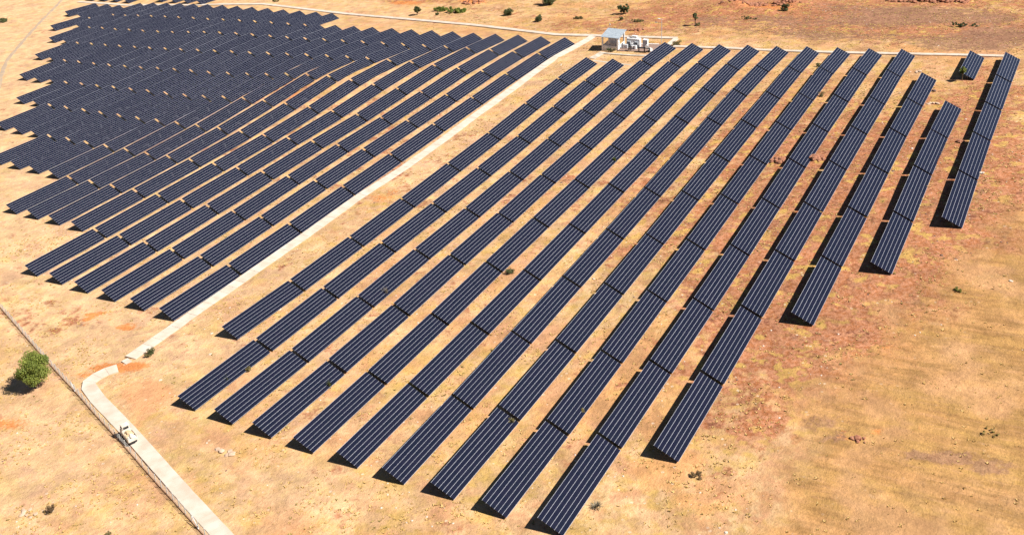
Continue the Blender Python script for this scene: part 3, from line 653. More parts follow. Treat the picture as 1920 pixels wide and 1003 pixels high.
purple = zone([(1700, 18, 160, 8, .45), (1840, 60, 70, 10, .5), (1440, 34, 60, 6, .4), (1480, 45, 90, 14, .45), (1620, 70, 120, 12, .5), (1760, 30, 120, 16, .5), (1890, 70, 60, 30, .6), (1340, 45, 70, 8, .45), (1560, 12, 70, 8, .4), (1270, 58, 50, 8, .4), (1400, 60, 60, 8, .3), (1060, 20, 60, 6, .3), (1130, 56, 50, 6, .45), (1010, 56, 40, 5, .35), (1850, 480, 60, 30, .3), (1700, 560, 60, 30, .35), (1560, 640, 50, 30, .35), (1600, 430, 26, 40, .3), (1740, 370, 26, 40, .3),
               (1655, 38, 110, 14, .8), (1860, 35, 50, 8, .7), (1800, 82, 90, 14, .8), (1505, 66, 60, 10, .5), (1545, 795, 50, 24, .7), (1570, 825, 30, 14, .7), (1800, 858, 90, 16, .8), (1720, 850, 50, 12, .55), (1860, 880, 60, 12, .8),
               (1430, 470, 30, 24, .4), (1400, 350, 24, 30, .3), (1840, 360, 30, 20, .4), (1530, 200, 30, 20, .3), (1650, 470, 30, 20, .3),
               (1325, 35, 40, 6, .6), (1180, 42, 40, 8, .45), (520, 190, 60, 16, .2), (150, 610, 40, 12, .3), (860, 4, 40, 4, .4), (1880, 440, 26, 18, .4), (1610, 530, 40, 18, .4), (1490, 640, 26, 20, .35)])
rich = np.clip((XX + 10) / 120.0, 0, 1) * np.clip((YY + 330) / 90.0, .35, 1) + np.clip((YY + 5) / 35.0, 0, 1) * np.clip((XX + 190) / 160.0, 0, 1)
rich = np.clip(rich, 0, 1) ** .8
red = np.clip(red + .34 * np.clip((YY - 12) / 25.0, 0, 1) * np.clip((XX + 60) / 80.0, 0, 1), 0, 1.2)
pale = np.clip(pale + .38 * (1 - rich), 0, 1.1)
bare = rich

# relief of spoil heaps and the quarry lip
for u, v, ru, rv, h in [(1375, 14, 34, 5, 2.2), (1420, 22, 30, 4, 1.4), (1330, 18, 22, 4, 1.2), (1480, 8, 40, 5, 1.5), (1465, 302, 9, 8, .5), (1530, 300, 10, 9, .5),
                        (1750, 2, 70, 4, 1.6), (880, 6, 36, 4, 1.2), (1205, 50, 22, 3, .7), (1600, 815, 26, 8, .5), (1380, 12, 12, 3, .8), (1350, 24, 14, 3, .8)]:
    ZZ = ZZ + h * blob(u, v, ru, rv) * (.5 + vnoise(XX + 900, YY + 900, 3.0, 9))

def make_ground():
    ny, nx = XX.shape
    co = np.stack([XX, YY, ZZ], -1).reshape(-1, 3)
    i = np.arange(nx - 1); j = np.arange(ny - 1)
    I, J = np.meshgrid(i, j)
    a = (J * nx + I).ravel()
    f = np.stack([a, a + 1, a + nx + 1, a + nx], 1)
    me = bpy.data.meshes.new('ground')
    me.vertices.add(len(co)); me.vertices.foreach_set('co', co.ravel())
    me.loops.add(f.size); me.loops.foreach_set('vertex_index', f.ravel())
    me.polygons.add(len(f)); me.polygons.foreach_set('loop_start', np.arange(0, f.size, 4))
    me.polygons.foreach_set('use_smooth', np.ones(len(f), bool))
    me.update(calc_edges=True)
    for nm, ch in (('soil', (red, pale, gold, bare)), ('spots', (orange, salmon, purple, purple * 0))):
        c = me.attributes.new(nm, 'FLOAT_COLOR', 'POINT')
        c.data.foreach_set('color', np.stack(ch, -1).reshape(-1).astype(np.float32))
    me.materials.append(ground_material())
    return tag(link('ground', me), kind='structure')

def ground_material():
    m = bpy.data.materials.new('dry savanna soil'); m.use_nodes = True
    nt = m.node_tree; N = nt.nodes; Lk = nt.links.new
    b = N['Principled BSDF']; b.inputs['Roughness'].default_value = .95; b.inputs['Specular IOR Level'].default_value = .1
    tc = N.new('ShaderNodeTexCoord')
    def noise(scale, detail, off=0.0, vec=None, rough=.55):
        n = N.new('ShaderNodeTexNoise'); n.inputs['Scale'].default_value = scale; n.inputs['Detail'].default_value = detail; n.inputs['Roughness'].default_value = rough
        v = N.new('ShaderNodeVectorMath'); v.operation = 'ADD'; v.inputs[1].default_value = (off, off * .7, 0)
        Lk(vec or tc.outputs['Object'], v.inputs[0]); Lk(v.outputs['Vector'], n.inputs['Vector'])
        return n.outputs['Fac']
    def math_(op, a, b2, c=None):
        n = N.new('ShaderNodeMath'); n.operation = op
        for k, q in enumerate((a, b2, c)):
            if q is None: continue
            if isinstance(q, (int, float)): n.inputs[k].default_value = q
            else: Lk(q, n.inputs[k])
        return n.outputs[0]
    def ramp(v, lo, hi, a=0.0, b2=1.0):
        n = N.new('ShaderNodeMapRange'); n.interpolation_type = 'SMOOTHSTEP'
        n.inputs['From Min'].default_value = lo; n.inputs['From Max'].default_value = hi
        n.inputs['To Min'].default_value = a; n.inputs['To Max'].default_value = b2
        Lk(v, n.inputs['Value']); return n.outputs['Result']
    def mix(f, a, b2):
        n = N.new('ShaderNodeMix'); n.data_type = 'RGBA'
        if isinstance(f, (int, float)): n.inputs['Factor'].default_value = f
        else: Lk(f, n.inputs['Factor'])
        for k, q in (('A', a), ('B', b2)):
            if isinstance(q, tuple): n.inputs[k].default_value = (*q, 1)
            else: Lk(q, n.inputs[k])
        return n.outputs['Result']
    def attr(name):
        a = N.new('ShaderNodeAttribute'); a.attribute_name = name
        s = N.new('ShaderNodeSeparateColor'); Lk(a.outputs['Color'], s.inputs['Color'])
        return s.outputs['Red'], s.outputs['Green'], s.outputs['Blue'], a.outputs['Alpha']
    aR, aP, aG, aB = attr('soil')
    aO, aS, aV, _ = attr('spots')
    n28 = noise(.035, 3); n8 = noise(.11, 4, 31); n3 = noise(.33, 5, 57); n1 = noise(1.1, 5, 83, rough=.65); n04 = noise(3.2, 4, 13, rough=.7)
    n8b = noise(.13, 4, 211); n3b = noise(.42, 5, 157, rough=.65); n20 = noise(.06, 4, 301)
    # tan soil, drier grass gold, pinkish earth
    col = mix(ramp(n3, .38, .62), C_TAN, C_GRASS)
    col = mix(ramp(n8b, .47, .60, 0, .85), col, C_PINK)
    col = mix(math_('MULTIPLY', ramp(n28, .42, .60), ramp(n3b, .42, .62, 0, .8)), col, C_PALE)
    rich_ = math_('ADD', .25, math_('MULTIPLY', aB, .75))
    col = mix(math_('MULTIPLY', ramp(noise(.06, 5, 711, rough=.62), .48, .60, 0, .85), rich_), col, C_WARM)
    col = mix(math_('MULTIPLY', ramp(noise(.085, 6, 811, rough=.65), .53, .64, 0, .75), rich_), col, C_BROWN)
    pz = math_('ADD', aP, math_('MULTIPLY', math_('SUBTRACT', n8, .5), 1.2))
    col = mix(ramp(pz, .1, .7, 0, .9), col, mix(ramp(n3b, .42, .6), C_PALE, C_PALEPINK))
    col = mix(math_('MULTIPLY', ramp(noise(.10, 5, 911, rough=.65), .54, .64, 0, .4), math_('SUBTRACT', 1.0, math_('MULTIPLY', aB, .6))), col, (.545, .385, .135))
    col = mix(math_('MULTIPLY', ramp(noise(.08, 6, 955, rough=.68), .54, .64, 0, .65), math_('SUBTRACT', 1.0, math_('MULTIPLY', aB, .7))), col, (.53, .315, .20))
    # red brown lateritic ground with straw between
    rz = math_('ADD', aR, math_('ADD', math_('MULTIPLY', math_('SUBTRACT', n8, .5), 1.5), math_('MULTIPLY', math_('SUBTRACT', n3b, .5), 1.3)))
    redc = mix(ramp(n1, .38, .62), mix(ramp(n3, .42, .6), C_RED, C_REDDARK), C_REDPALE)
    col = mix(ramp(rz, .20, .50, 0, .97), col, redc)
    straw = math_('MULTIPLY', ramp(n3, .50, .60), ramp(n8b, .40, .56))
    col = mix(math_('MULTIPLY', straw, math_('MULTIPLY', ramp(aR, .1, .4, 0, .9), math_('SUBTRACT', 1.0, aG))), col, C_STRAW)
    vz = math_('ADD', aV, math_('MULTIPLY', math_('SUBTRACT', n3b, .5), 1.6))
    col = mix(ramp(vz, .26, .62, 0, .85), col, mix(ramp(n1, .4, .6), C_PURPLE, C_PURPLE2))
    # golden field beyond the old track, combed by wind
    st = N.new('ShaderNodeMapping'); st.inputs['Rotation'].default_value = (0, 0, GOLD_ROT); st.inputs['Scale'].default_value = (.22, 1.5, 1)
    Lk(tc.outputs['Object'], st.inputs['Vector'])
    g1 = noise(.35, 5, 19, st.outputs['Vector'], .6); g2 = noise(.10, 4, 77, st.outputs['Vector'], .55)
    gcol = mix(ramp(g2, .4, .62), C_GOLD, C_GOLD2)
    gcol = mix(ramp(g1, .45, .62, 0, .9), gcol, C_GOLDDK)
    gcol = mix(ramp(noise(.9, 4, 91, st.outputs['Vector'], .6), .50, .66, 0, .45), gcol, C_GOLDPALE)
    gcol = mix(ramp(n20, .50, .62, 0, .75), gcol, C_GOLDPALE)
    gz = math_('ADD', aG, math_('ADD', math_('MULTIPLY', math_('SUBTRACT', n3b, .5), .5), math_('MULTIPLY', math_('SUBTRACT', n20, .5), 1.6)))
    gold_m = math_('MULTIPLY', ramp(gz, .25, .75, 0, .85), math_('SUBTRACT', 1.0, ramp(vz, .45, .7, 0, .75)))
    col = mix(gold_m, col, gcol)
    oz = math_('ADD', aO, math_('MULTIPLY', math_('SUBTRACT', n1, .5), 1.1))
    col = mix(ramp(oz, .28, .6, 0, .95), col, mix(ramp(n04, .4, .6), C_ORANGE, C_ORANGE2))
    sz = math_('ADD', aS, math_('MULTIPLY', math_('SUBTRACT', n3b, .5), .7))
    salm = ramp(sz, .35, .7, 0, .9)
    col = mix(salm, col, C_SALMON)
    # litter: olive tussocks, dark gravel, pale chips
    t1 = math_('MULTIPLY', ramp(n04, .58, .70), ramp(n8, .44, .60))
    t1 = math_('MULTIPLY', t1, math_('SUBTRACT', 1.0, salm))
    col = mix(math_('MULTIPLY', t1, .30), col, C_OLIVE)
    t2 = math_('MULTIPLY', ramp(n1, .60, .70), ramp(n20, .44, .58))
    col = mix(math_('MULTIPLY', t2, math_('SUBTRACT', .5, math_('MULTIPLY', aG, .4))), col, C_DARK)
    v = N.new('ShaderNodeTexVoronoi'); v.inputs['Scale'].default_value = .55; v.inputs['Randomness'].default_value = 1
    Lk(tc.outputs['Object'], v.inputs['Vector'])
    chip = math_('MULTIPLY', math_('LESS_THAN', v.outputs['Distance'], .17), ramp(n3, .52, .6))
    col = mix(math_('MULTIPLY', chip, math_('SUBTRACT', .6, math_('MULTIPLY', aG, .5))), col, C_CHIP)
    # fine grain of the earth itself
    hv = N.new('ShaderNodeHueSaturation'); Lk(math_('MULTIPLY', ramp(noise(1.5, 6, 401, rough=.7), .25, .75, .89, 1.11), math_('MULTIPLY', ramp(noise(.24, 4, 511, rough=.6), .32, .66, 1.12, .84), ramp(noise(.07, 3, 611), .35, .65, 1.06, .93))), hv.inputs['Value']); Lk(col, hv.inputs['Color'])
    Lk(hv.outputs['Color'], b.inputs['Base Color'])
    h = math_('ADD', math_('MULTIPLY', n1, .8), math_('ADD', math_('MULTIPLY', n04, .35), n3b))
    bp = N.new('ShaderNodeBump'); bp.inputs['Distance'].default_value = .55; bp.inputs['Strength'].default_value = .6
    Lk(h, bp.inputs['Height']); Lk(bp.outputs['Normal'], b.inputs['Normal'])
    return m

C_TAN = (.585, .355, .185); C_GRASS = (0.530, 0.332, 0.108); C_PINK = (0.540, 0.278, 0.149); C_PALE = (0.660, 0.439, 0.234); C_PALEPINK = (0.630, 0.385, 0.225)
C_RED = (.36, .132, .052); C_REDDARK = (0.215, 0.078, 0.047); C_REDPALE = (0.480, 0.219, 0.122); C_STRAW = (0.540, 0.332, 0.095)
C_WARM = (0.575, 0.292, 0.122); C_BROWN = (0.430, 0.229, 0.108)
C_PURPLE = (.23, .115, .075); C_PURPLE2 = (.33, .18, .11)
C_GOLD = (0.470, 0.247, 0.098); C_GOLD2 = (0.428, 0.242, 0.079); C_GOLDDK = (0.310, 0.166, 0.058); C_GOLDPALE = (0.517, 0.282, 0.137)
C_ORANGE = (0.620, 0.195, 0.054); C_ORANGE2 = (0.640, 0.263, 0.090); C_SALMON = (0.620, 0.307, 0.149)
C_OLIVE = (0.330, 0.229, 0.063); C_DARK = (0.220, 0.112, 0.068); C_CHIP = (0.720, 0.556, 0.414)
_a, _b = at(1500, 820), at(1880, 820)
GOLD_ROT = -math.atan2(_b.y - _a.y, _b.x - _a.x)
make_ground()

# height of the finished ground sheet (relief included)
def sheet(x, y):
    i = int(np.clip(np.searchsorted(AX, x) - 1, 0, len(AX) - 2)); j = int(np.clip(np.searchsorted(AY, y) - 1, 0, len(AY) - 2))
    fx = (x - AX[i]) / (AX[i + 1] - AX[i]); fy = (y - AY[j]) / (AY[j + 1] - AY[j])
    return float((ZZ[j, i] * (1 - fx) + ZZ[j, i + 1] * fx) * (1 - fy) + (ZZ[j + 1, i] * (1 - fx) + ZZ[j + 1, i + 1] * fx) * fy)
def on(u, v):
    p = at(u, v); return Vector((p.x, p.y, sheet(p.x, p.y)))
def px_m():
    return None

# ------------------------------------------------------------------ solar tables
NMOD = 28
L0 = 24.0                                  # length of the pattern table, gap excluded
PW, PR = 4.74, 1.95                        # plan depth and rise of the panel plane
ALPHA = math.atan(PR / PW)
SLOPE = math.hypot(PW, PR)
HC = CLEAR + RISE / 2
NS = 6
GAPW = .055
SW = (SLOPE - 7 * GAPW) / NS
RT = Matrix.Rotation(ALPHA, 3, 'Y')        # tilts local +x (the low side) down
def on_plane(s, y, up=0.0):
    p = RT @ Vector((s, 0, up)); return (p.x, y, HC + p.z)
def strip_mb(i, mb=None):
    mb = mb or MB()
    s0 = -SLOPE / 2 + GAPW + i * (SW + GAPW)
    ml = L0 / NMOD
    mb.box(on_plane(s0 + SW / 2, 0), (SW, L0, .035), 0, RT)
    return mb
def rail_mb(i, mb=None, mi=0, mj=1, clamps=True):
    mb = mb or MB()
    s = -SLOPE / 2 + GAPW / 2 + i * (SW + GAPW)
    mb.box(on_plane(s, 0, -.004), (GAPW * .94, L0, .04), mi, RT)
    ml = L0 / NMOD
    for k in range(NMOD + 1 if clamps else 0):
        mb.box(on_plane(s, -L0 / 2 + ml * k * .998, .014), (GAPW * 1.1, .07, .012), mj, RT)
    return mb
POSTS = [-L0 / 2 + 1.0 + k * (L0 - 2.0) / 5 for k in range(6)]
def frame_mb(mb=None, mi=0):
    mb = mb or MB()
    for y in POSTS:
        mb.box(on_plane(0, y, -.11), (SLOPE * .94, .09, .13), mi, RT)
        for s in (-1.35, 1.25):
            p = Vector(on_plane(s, y, -.14)); mb.tube([p, (.22, y, .35)], .03, 4, mi)
    for s in (-1.5, 1.5):
        mb.box(on_plane(s, 0, -.055 - .15), (.07, L0 * .985, .06), mi, RT)
    return mb
def leg_mb(y, mb=None, mi=0):
    mb = mb or MB()
    top = Vector(on_plane(.22, y, -.17))
    mb.box((top.x, y, (top.z - .9) / 2), (.13, .10, top.z + .9), mi)
    return mb
ME_STRIP = [strip_mb(i).mesh('panel_strip', M['panel']) for i in range(NS)]
ME_RAIL = [rail_mb(i).mesh('rail', [M['rail'], M['clamp']]) for i in range(NS + 1)]
ME_FRAME = frame_mb().mesh('support_frame', M['steel'])
ME_LEG = [leg_mb(y).mesh('leg', M['steel']) for y in POSTS]
far_mb = MB()
for i in range(NS): strip_mb(i, far_mb)
for i in range(NS + 1): rail_mb(i, far_mb, 1, 2, False)
ME_FAR = far_mb.mesh('panel_array', [M['panel'], M['rail'], M['clamp']])
sup = frame_mb()
for y in POSTS: leg_mb(y, sup)
ME_SUP = sup.mesh('support_frame', M['steel'])
both = MB(); both.v = far_mb.v + sup.v; both.m = far_mb.m + [3] * len(sup.f)
both.f = far_mb.f + [tuple(k + len(far_mb.v) for k in f) for f in sup.f]

ORD = ['', 'first', 'second', 'third', 'fourth', 'fifth', 'sixth', 'seventh', 'eighth', 'ninth', 'tenth', 'eleventh', 'twelfth', 'thirteenth', 'fourteenth',
       'fifteenth', 'sixteenth', 'seventeenth', 'eighteenth', 'nineteenth', 'twentieth', 'twenty-first', 'twenty-second', 'twenty-third', 'twenty-fourth',
       'twenty-fifth', 'twenty-sixth', 'twenty-seventh', 'twenty-eighth', 'twenty-ninth', 'thirtieth']
kmax = {}
kmin = {}
for t in TABLES:
    kk = (int(t[0]), int(t[1])); kmax[kk] = max(kmax.get(kk, -9), int(t[2])); kmin[kk] = min(kmin.get(kk, 99), int(t[2]))
def table_label(b, r, k):
    n = kmax[(b, r)] - k + 1
    if b == 0 and r == 13 and k == 0: return 'lone short row of one solar table behind the small spindly green tree'
    where = 'right' if b == 0 else 'left'
    if b == 0 and r == 14: row = 'rightmost row of all'
    elif r == 1: row = 'row bordering the pale path on its %s' % where
    else: row = '%s row %s of the pale path' % (ORD[r], where)
    if k == kmax[(b, r)] : return 'solar table at the near end of the ' + row
    if k == kmin[(b, r)] or (b == 0 and r == 13 and k == 2): return 'solar table at the far end of the ' + row
    return 'solar table %s from the near end, %s' % (ORD[n], row)

jit = random.Random(23)
def table_matrix(t):
    ja, jb = jit.gauss(0, .006), jit.gauss(0, .003)
    return dict(loc=(t[3], t[4], t[5] - .08), rot=(t[6] + jb, (R(4.0) if t[0] else R(1.0)) + ja, t[8]), sy=(t[9] - TGAP) / L0)
TGAP = .80
cam_v = Vector(CC)
stuff = MB()
protos = {}
def is_stuff(b, r, k): return b == 2 or (b == 1 and r in (28, 29, 30)) or (b == 1 and r == 27 and k == -1)
for t in TABLES:
    b, r, k = int(t[0]), int(t[1]), int(t[2])
    d = table_matrix(t)
    if is_stuff(b, r, k):
        from mathutils import Euler
        mt = Matrix.Translation(d['loc']) @ Euler(d['rot']).to_matrix().to_4x4() @ Matrix.Diagonal((1, d['sy'], 1, 1))
        n = len(stuff.v)
        stuff.v += [tuple(mt @ Vector(p)) for p in both.v]; stuff.f += [tuple(q + n for q in f) for f in both.f]; stuff.m += both.m
        continue
    near = b == 0 or (cam_v - Vector(d['loc'])).length < 470
    if near not in protos:
        root = empty('solar_table', d['loc'])
        tag(root, '-', 'solar panel')
        kids = []
        if near:
            for me in ME_STRIP: kids.append(link('panel_strip', me, root))
            for me in ME_RAIL: kids.append(link('rail', me, root))
            kids.append(link('support_frame', ME_FRAME, root))
            for me in ME_LEG: kids.append(link('leg', me, root))
        else:
            kids.append(link('panel_array', ME_FAR, root)); kids.append(link('support_frame', ME_SUP, root))
        protos[near] = (root, kids); o = root
    else:
        root, kids = protos[near]
        o = root.copy(); COL.objects.link(o)
        for c in kids:
            c2 = c.copy(); COL.objects.link(c2); c2.parent = o
    o.location = d['loc']; o.rotation_euler = d['rot']; o.scale = (1, d['sy'], 1)
    o['label'] = table_label(b, r, k)
    o['group'] = 'solar tables in rows right of the pale path' if b == 0 else 'solar tables in rows left of the pale path'
so = stuff.build('distant_solar_tables', [M['panel'], M['rail'], M['clamp'], M['steel']])
tag(so, 'last far solar tables on both sides of the pale path at the top edge', 'solar panel', kind='stuff')

# ------------------------------------------------------------------ paths
def resample(pts, step):
    out = [pts[0].copy()]
    for a, b in zip(pts[:-1], pts[1:]):
        n = max(1, int(round((b - a).length / step)))
        for k in range(1, n + 1): out.append(a.lerp(b, k / n))
    return out
def smooth_line(pts, it=2):
    for _ in range(it):
        q = [pts[0]]
        for a, b in zip(pts[:-1], pts[1:]): q += [a.lerp(b, .25), a.lerp(b, .75)]
        q.append(pts[-1]); pts = q
    return pts
def slab_path(name, uv, width, top, slab, m, seed, joint=.05, curve=False, kind='structure'):
    """raised walkway of concrete slabs laid end to end along a surveyed line"""
    rs = random.Random(seed)
    pts = [at(*q) for q in uv]
    if curve: pts = smooth_line(pts, 1)
    line = resample([Vector((p.x, p.y, 0)) for p in pts], .5)
    # arc-length positions of joints
    acc = [0.0]
    for a, b in zip(line[:-1], line[1:]): acc.append(acc[-1] + (b - a).length)
    total = acc[-1]
    def pos(s):
        s = min(max(s, 0), total)
        i = int(np.clip(np.searchsorted(acc, s) - 1, 0, len(line) - 2))
        t = (s - acc[i]) / max(acc[i + 1] - acc[i], 1e-6)
        d = (line[min(i + 3, len(line) - 1)] - line[max(i - 2, 0)]).normalized()
        return line[i].lerp(line[i + 1], t), d
    mb = MB(); s = 0.0
    while s < total - .2:
        e = min(s + slab * rs.uniform(.94, 1.06), total)
        dz = rs.uniform(-.02, .02); w = width * rs.uniform(.985, 1.01) / 2
        sec = []
        for q in (s + joint / 2, e - joint / 2):
            p, d = pos(q); n = Vector((-d.y, d.x, 0))
            zc = ground(p.x, p.y)
            L, Rr = p + n * w, p - n * w
            zl = ground(L.x, L.y); zr = ground(Rr.x, Rr.y)
            z = max(zl, zr, zc) + top + dz
            sec.append(((L.x, L.y, z), (Rr.x, Rr.y, z), (Rr.x, Rr.y, zr - .6), (L.x, L.y, zl - .6)))
        A, B = sec
        mb.quad(A[0], A[1], B[1], B[0]); mb.quad(A[1], A[2], B[2], B[1]); mb.quad(A[3], A[0], B[0], B[3])
        mb.quad(A[2], A[1], A[0], A[3]); mb.quad(B[0], B[1], B[2], B[3])
        s = e
    return tag(mb.build(name, m), kind=kind)

slab_path('path', [(245, 672), (356, 594), (471, 513.5), (568, 446), (662, 378), (755, 318), (830, 264), (965, 165), (1045, 107), (1100, 77), (1114, 68)], 3.1, .12, 3.0, M['concrete'], 1)
slab_path('path', [(232, 681), (244, 675)], 2.0, .05, 2.5, M['concrete_old'], 2)
slab_path('path', [(221, 692), (198, 699), (181, 708), (163, 721), (184, 750), (240, 808), (296, 871), (352, 934), (416, 1003), (470, 1064)], 3.1, .22, 2.4, M['concrete'], 3)
slab_path('path', [(147, 4.5), (200, 8), (250, 12), (285, 10), (367, 11), (475, 9), (495, 9), (605, 22), (720, 33.5), (890, 48.5), (960, 56.5), (1042, 66.5), (1108, 68)], 2.6, .35, 4.0, M['concrete'], 4)
slab_path('path', [(1108, 68), (1130, 69), (1180, 70.5), (1269, 73)], 2.4, .35, 4.0, M['concrete'], 5)
slab_path('path', [(1268, 74), (1258, 82), (1250, 88)], 2.2, .2, 3.0, M['concrete'], 6)
slab_path('path', [(1262, 88.5), (1370, 92), (1435, 95.5), (1590, 100.5), (1740, 103.5), (1884, 107)], 2.0, .35, 4.0, M['concrete'], 7)
slab_path('path', [(1131, 99), (1122, 104.5), (1110, 111)], 2.6, .1, 2.5, M['concrete_old'], 8)
slab_path('path', [(1112, 114), (1150, 119), (1184, 123)], 1.2, .06, 2.5, M['concrete_old'], 9)

# worn wheel track across the open ground at the far left
def ribbon(name, uv, width, m, lift=.05):
    pts = smooth_line([at(*q) for q in uv]); line = resample([Vector((p.x, p.y, 0)) for p in pts], 2.0)
    mb = MB(); prev = None
    for i, p in enumerate(line):
        d = (line[min(i + 1, len(line) - 1)] - line[max(i - 1, 0)]).normalized(); n = Vector((-d.y, d.x, 0))
        w = width / 2 * (1 + .3 * math.sin(i * .7) * math.sin(i * .23))
        row = []
        for k in (-1, -.5, 0, .5, 1):
            q = p + n * w * k; row.append((q.x, q.y, sheet(q.x, q.y) + (lift if abs(k) < 1 else -.05)))
        if prev:
            for k in range(4): mb.quad(prev[k], prev[k + 1], row[k + 1], row[k])
        prev = row
    return tag(mb.build(name, m, smooth=True), kind='structure')
M['track'] = mat('grey worn track', (.37, .28, .21), .95, noise=(.25, (.46, .33, .21), 6), bump=(2, .1))
ribbon('dirt_track', [(120, -4), (85, 32), (60, 58), (37, 85), (20, 105), (10, 119), (0, 150), (-8, 185)], 2.6, M['track'])

# ------------------------------------------------------------------ fence
fl = [on(*q) for q in [(-40, 528), (-5, 570), (70, 656), (120, 712), (141, 734), (179, 778), (256, 862), (292, 903), (325, 939), (385, 1006), (440, 1068)]]
fline = resample([Vector((p.x, p.y, 0)) for p in fl], 2.9)
fz = lambda p: sheet(p.x, p.y)
fence = empty('fence', (fline[0].x, fline[0].y, fz(fline[0])))
tag(fence, 'long wire mesh fence with pale posts on a low brown plinth beside the path', 'fence')
FO = Vector(fence.location)
FH = 1.75
pl = MB(); wm = MB()
for a, b in zip(fline[:-1], fline[1:]):
    za, zb = fz(a), fz(b); d = (b - a).normalized(); n = Vector((-d.y, d.x, 0)) * .14
    pts = [(a - n, za), (a + n, za), (b + n, zb), (b - n, zb)]
    top = [tuple(Vector((p.x, p.y, z + .24)) - FO) for p, z in pts]; bot = [tuple(Vector((p.x, p.y, z - .3)) - FO) for p, z in pts]
    pl.quad(top[3], top[2], top[1], top[0]); pl.quad(top[0], top[1], bot[1], bot[0]); pl.quad(top[1], top[2], bot[2], bot[1]); pl.quad(top[2], top[3], bot[3], bot[2]); pl.quad(top[3], top[0], bot[0], bot[3])
    Ln = (b - a).length; nn = 9
    def P(t, h): q = a.lerp(b, t); return Vector((q.x, q.y, za + (zb - za) * t + .14 + h)) - FO
    HH = FH - .14
    for k in range(-4, nn):
        for sgn in (1, -1):
            t0, t1 = k / nn, (k + 4) / nn; h0, h1 = 0.0, HH
            if sgn < 0: h0, h1 = HH, 0.0
            c0, c1 = max(t0, 0), min(t1, 1)
            if c1 <= c0: continue
            g = lambda t: h0 + (h1 - h0) * (t - t0) / (t1 - t0)
            wm.tube([P(c0, g(c0)), P(c1, g(c1))], .009, 3, cap=False)
    for h in (0.02, HH * .5, HH): wm.tube([P(0, h), P(1, h)], .014, 3, cap=False)
pl.build('plinth', M['plinth'], fence)
wm.build('wire_mesh', M['wire'], fence)
pm = MB(); pm.box((0, 0, FH / 2 - .1), (.11, .11, FH + .3)); pm.box((0, 0, FH + .09), (.14, .14, .05))
pmesh = pm.mesh('fence_post', M['post'])
for p in fline: link('fence_post', pmesh, fence, Vector((p.x, p.y, fz(p))) - FO)
for (u0, v0, u1, v1) in [(134, 727, 141, 733), (367, 988, 371, 990)]:
    # white raking strut along the fence
    i = min(range(len(fline)), key=lambda k: (fline[k] - Vector((at(u1, v1).x, at(u1, v1).y, 0))).length)
    a, b = fline[max(i - 1, 0)], fline[i]
    q = a.lerp(b, 1.0); p0 = Vector((q.x, q.y, fz(q) + .25)) - FO
    e = a.lerp(b, .2); p1 = Vector((e.x, e.y, fz(e) + FH - .05)) - FO
    off = Vector((0.16, -.14, 0))
    s_ = MB(); s_.tube([p0 + off, p1 + off * .4], .085, 6); s_.build('strut', M['white'], fence)

# ------------------------------------------------------------------ light truck on the path
vp = at(243.5, 826.5); vd = (at(296, 871) - at(184, 750)).normalized()
yaw = math.atan2(vd.y, vd.x)                     # local +x runs down the path, away from the cab
tz = max(ground(vp.x + dx, vp.y + dy) for dx in (-2, 0, 2) for dy in (-2, 0, 2)) + .20
truck = empty('small_truck', (vp.x, vp.y, tz), yaw)
truck.scale = (.92, .98, 1.28)
tag(truck, 'small white truck loaded with cream sacks, stopped on the path beside the fence', 'truck')
b_ = MB(); b_.bevbox((0, 0, .55), (4.9, 1.55, .22), .04); b_.build('chassis', M['dark'], truck)
b_ = MB()
b_.bevbox((-1.75, 0, 1.0), (1.5, 1.85, .78), .12)
b_.bevbox((-1.62, 0, 1.72), (1.15, 1.7, .72), .20)
b_.bevbox((-1.58, 0, 2.15), (1.25, 1.6, .16), .06)
b_.build('cab', M['truck'], truck)
for s in (-1, 1):
    w_ = MB(); w_.box((-1.62, s * .845, 1.74), (.78, .03, .42)); w_.build('side_window', M['glass'], truck)
w_ = MB(); w_.box((-2.2, 0, 1.72), (.03, 1.35, .46), 0, Matrix.Rotation(.12, 3, 'Y')); w_.build('windscreen', M['glass'], truck)
w_ = MB(); w_.box((-1.03, 0, 1.76), (.03, 1.1, .36)); w_.build('rear_window', M['glass'], truck)
b_ = MB(); b_.bevbox((.95, 0, .78), (3.1, 1.95, .12), .02)
for s in (-1, 1): b_.bevbox((.95, s * .95, 1.05), (3.1, .07, .55), .02)
b_.bevbox((-.58, 0, 1.15), (.07, 1.9, .75), .02)
b_.build('load_bed', M['truck'], truck)
b_ = MB(); b_.bevbox((2.53, 0, 1.05), (.07, 1.95, .58), .02); b_.build('tailgate', M['truck'], truck)
b_ = MB()
for i, (x, y, z) in enumerate([(-.1, -.5, 1.05), (-.1, .45, 1.05), (.75, -.45, 1.03), (.7, .5, 1.06), (.3, 0, 1.38), (-.1, -.1, 1.42)]):
    b_.bevbox((x, y, z), (.85, .78, .42), .15, 0, Matrix.Rotation(i * .7, 3, 'Z'))
b_.build('load', M['cream'], truck)
b_ = MB()
for i, (x, y, z) in enumerate([(1.7, -.45, 1.08), (1.75, .45, 1.05), (2.05, 0, 1.34), (1.4, .1, 1.3)]):
    b_.bevbox((x, y, z), (.8, .75, .46), .16, 0, Matrix.Rotation(i * .9 + .3, 3, 'Z'))
b_.build('white_load', M['truck'], truck)
def wheel_parts(x, y):
    w = MB()
    w.tube([(0, -.12, 0), (0, -.08, 0), (0, .08, 0), (0, .12, 0)], [.33, .38, .38, .33], 16)
    wo = w.build('wheel', M['rubber'], truck, loc=(x, y, .38))
    r_ = MB(); r_.tube([(0, -.135, 0), (0, .135, 0)], .2, 12); r_.build('rim', M['cabinet'], wo)
for x in (-1.75, 1.65):
    for s in (-1, 1): wheel_parts(x, s * .82)
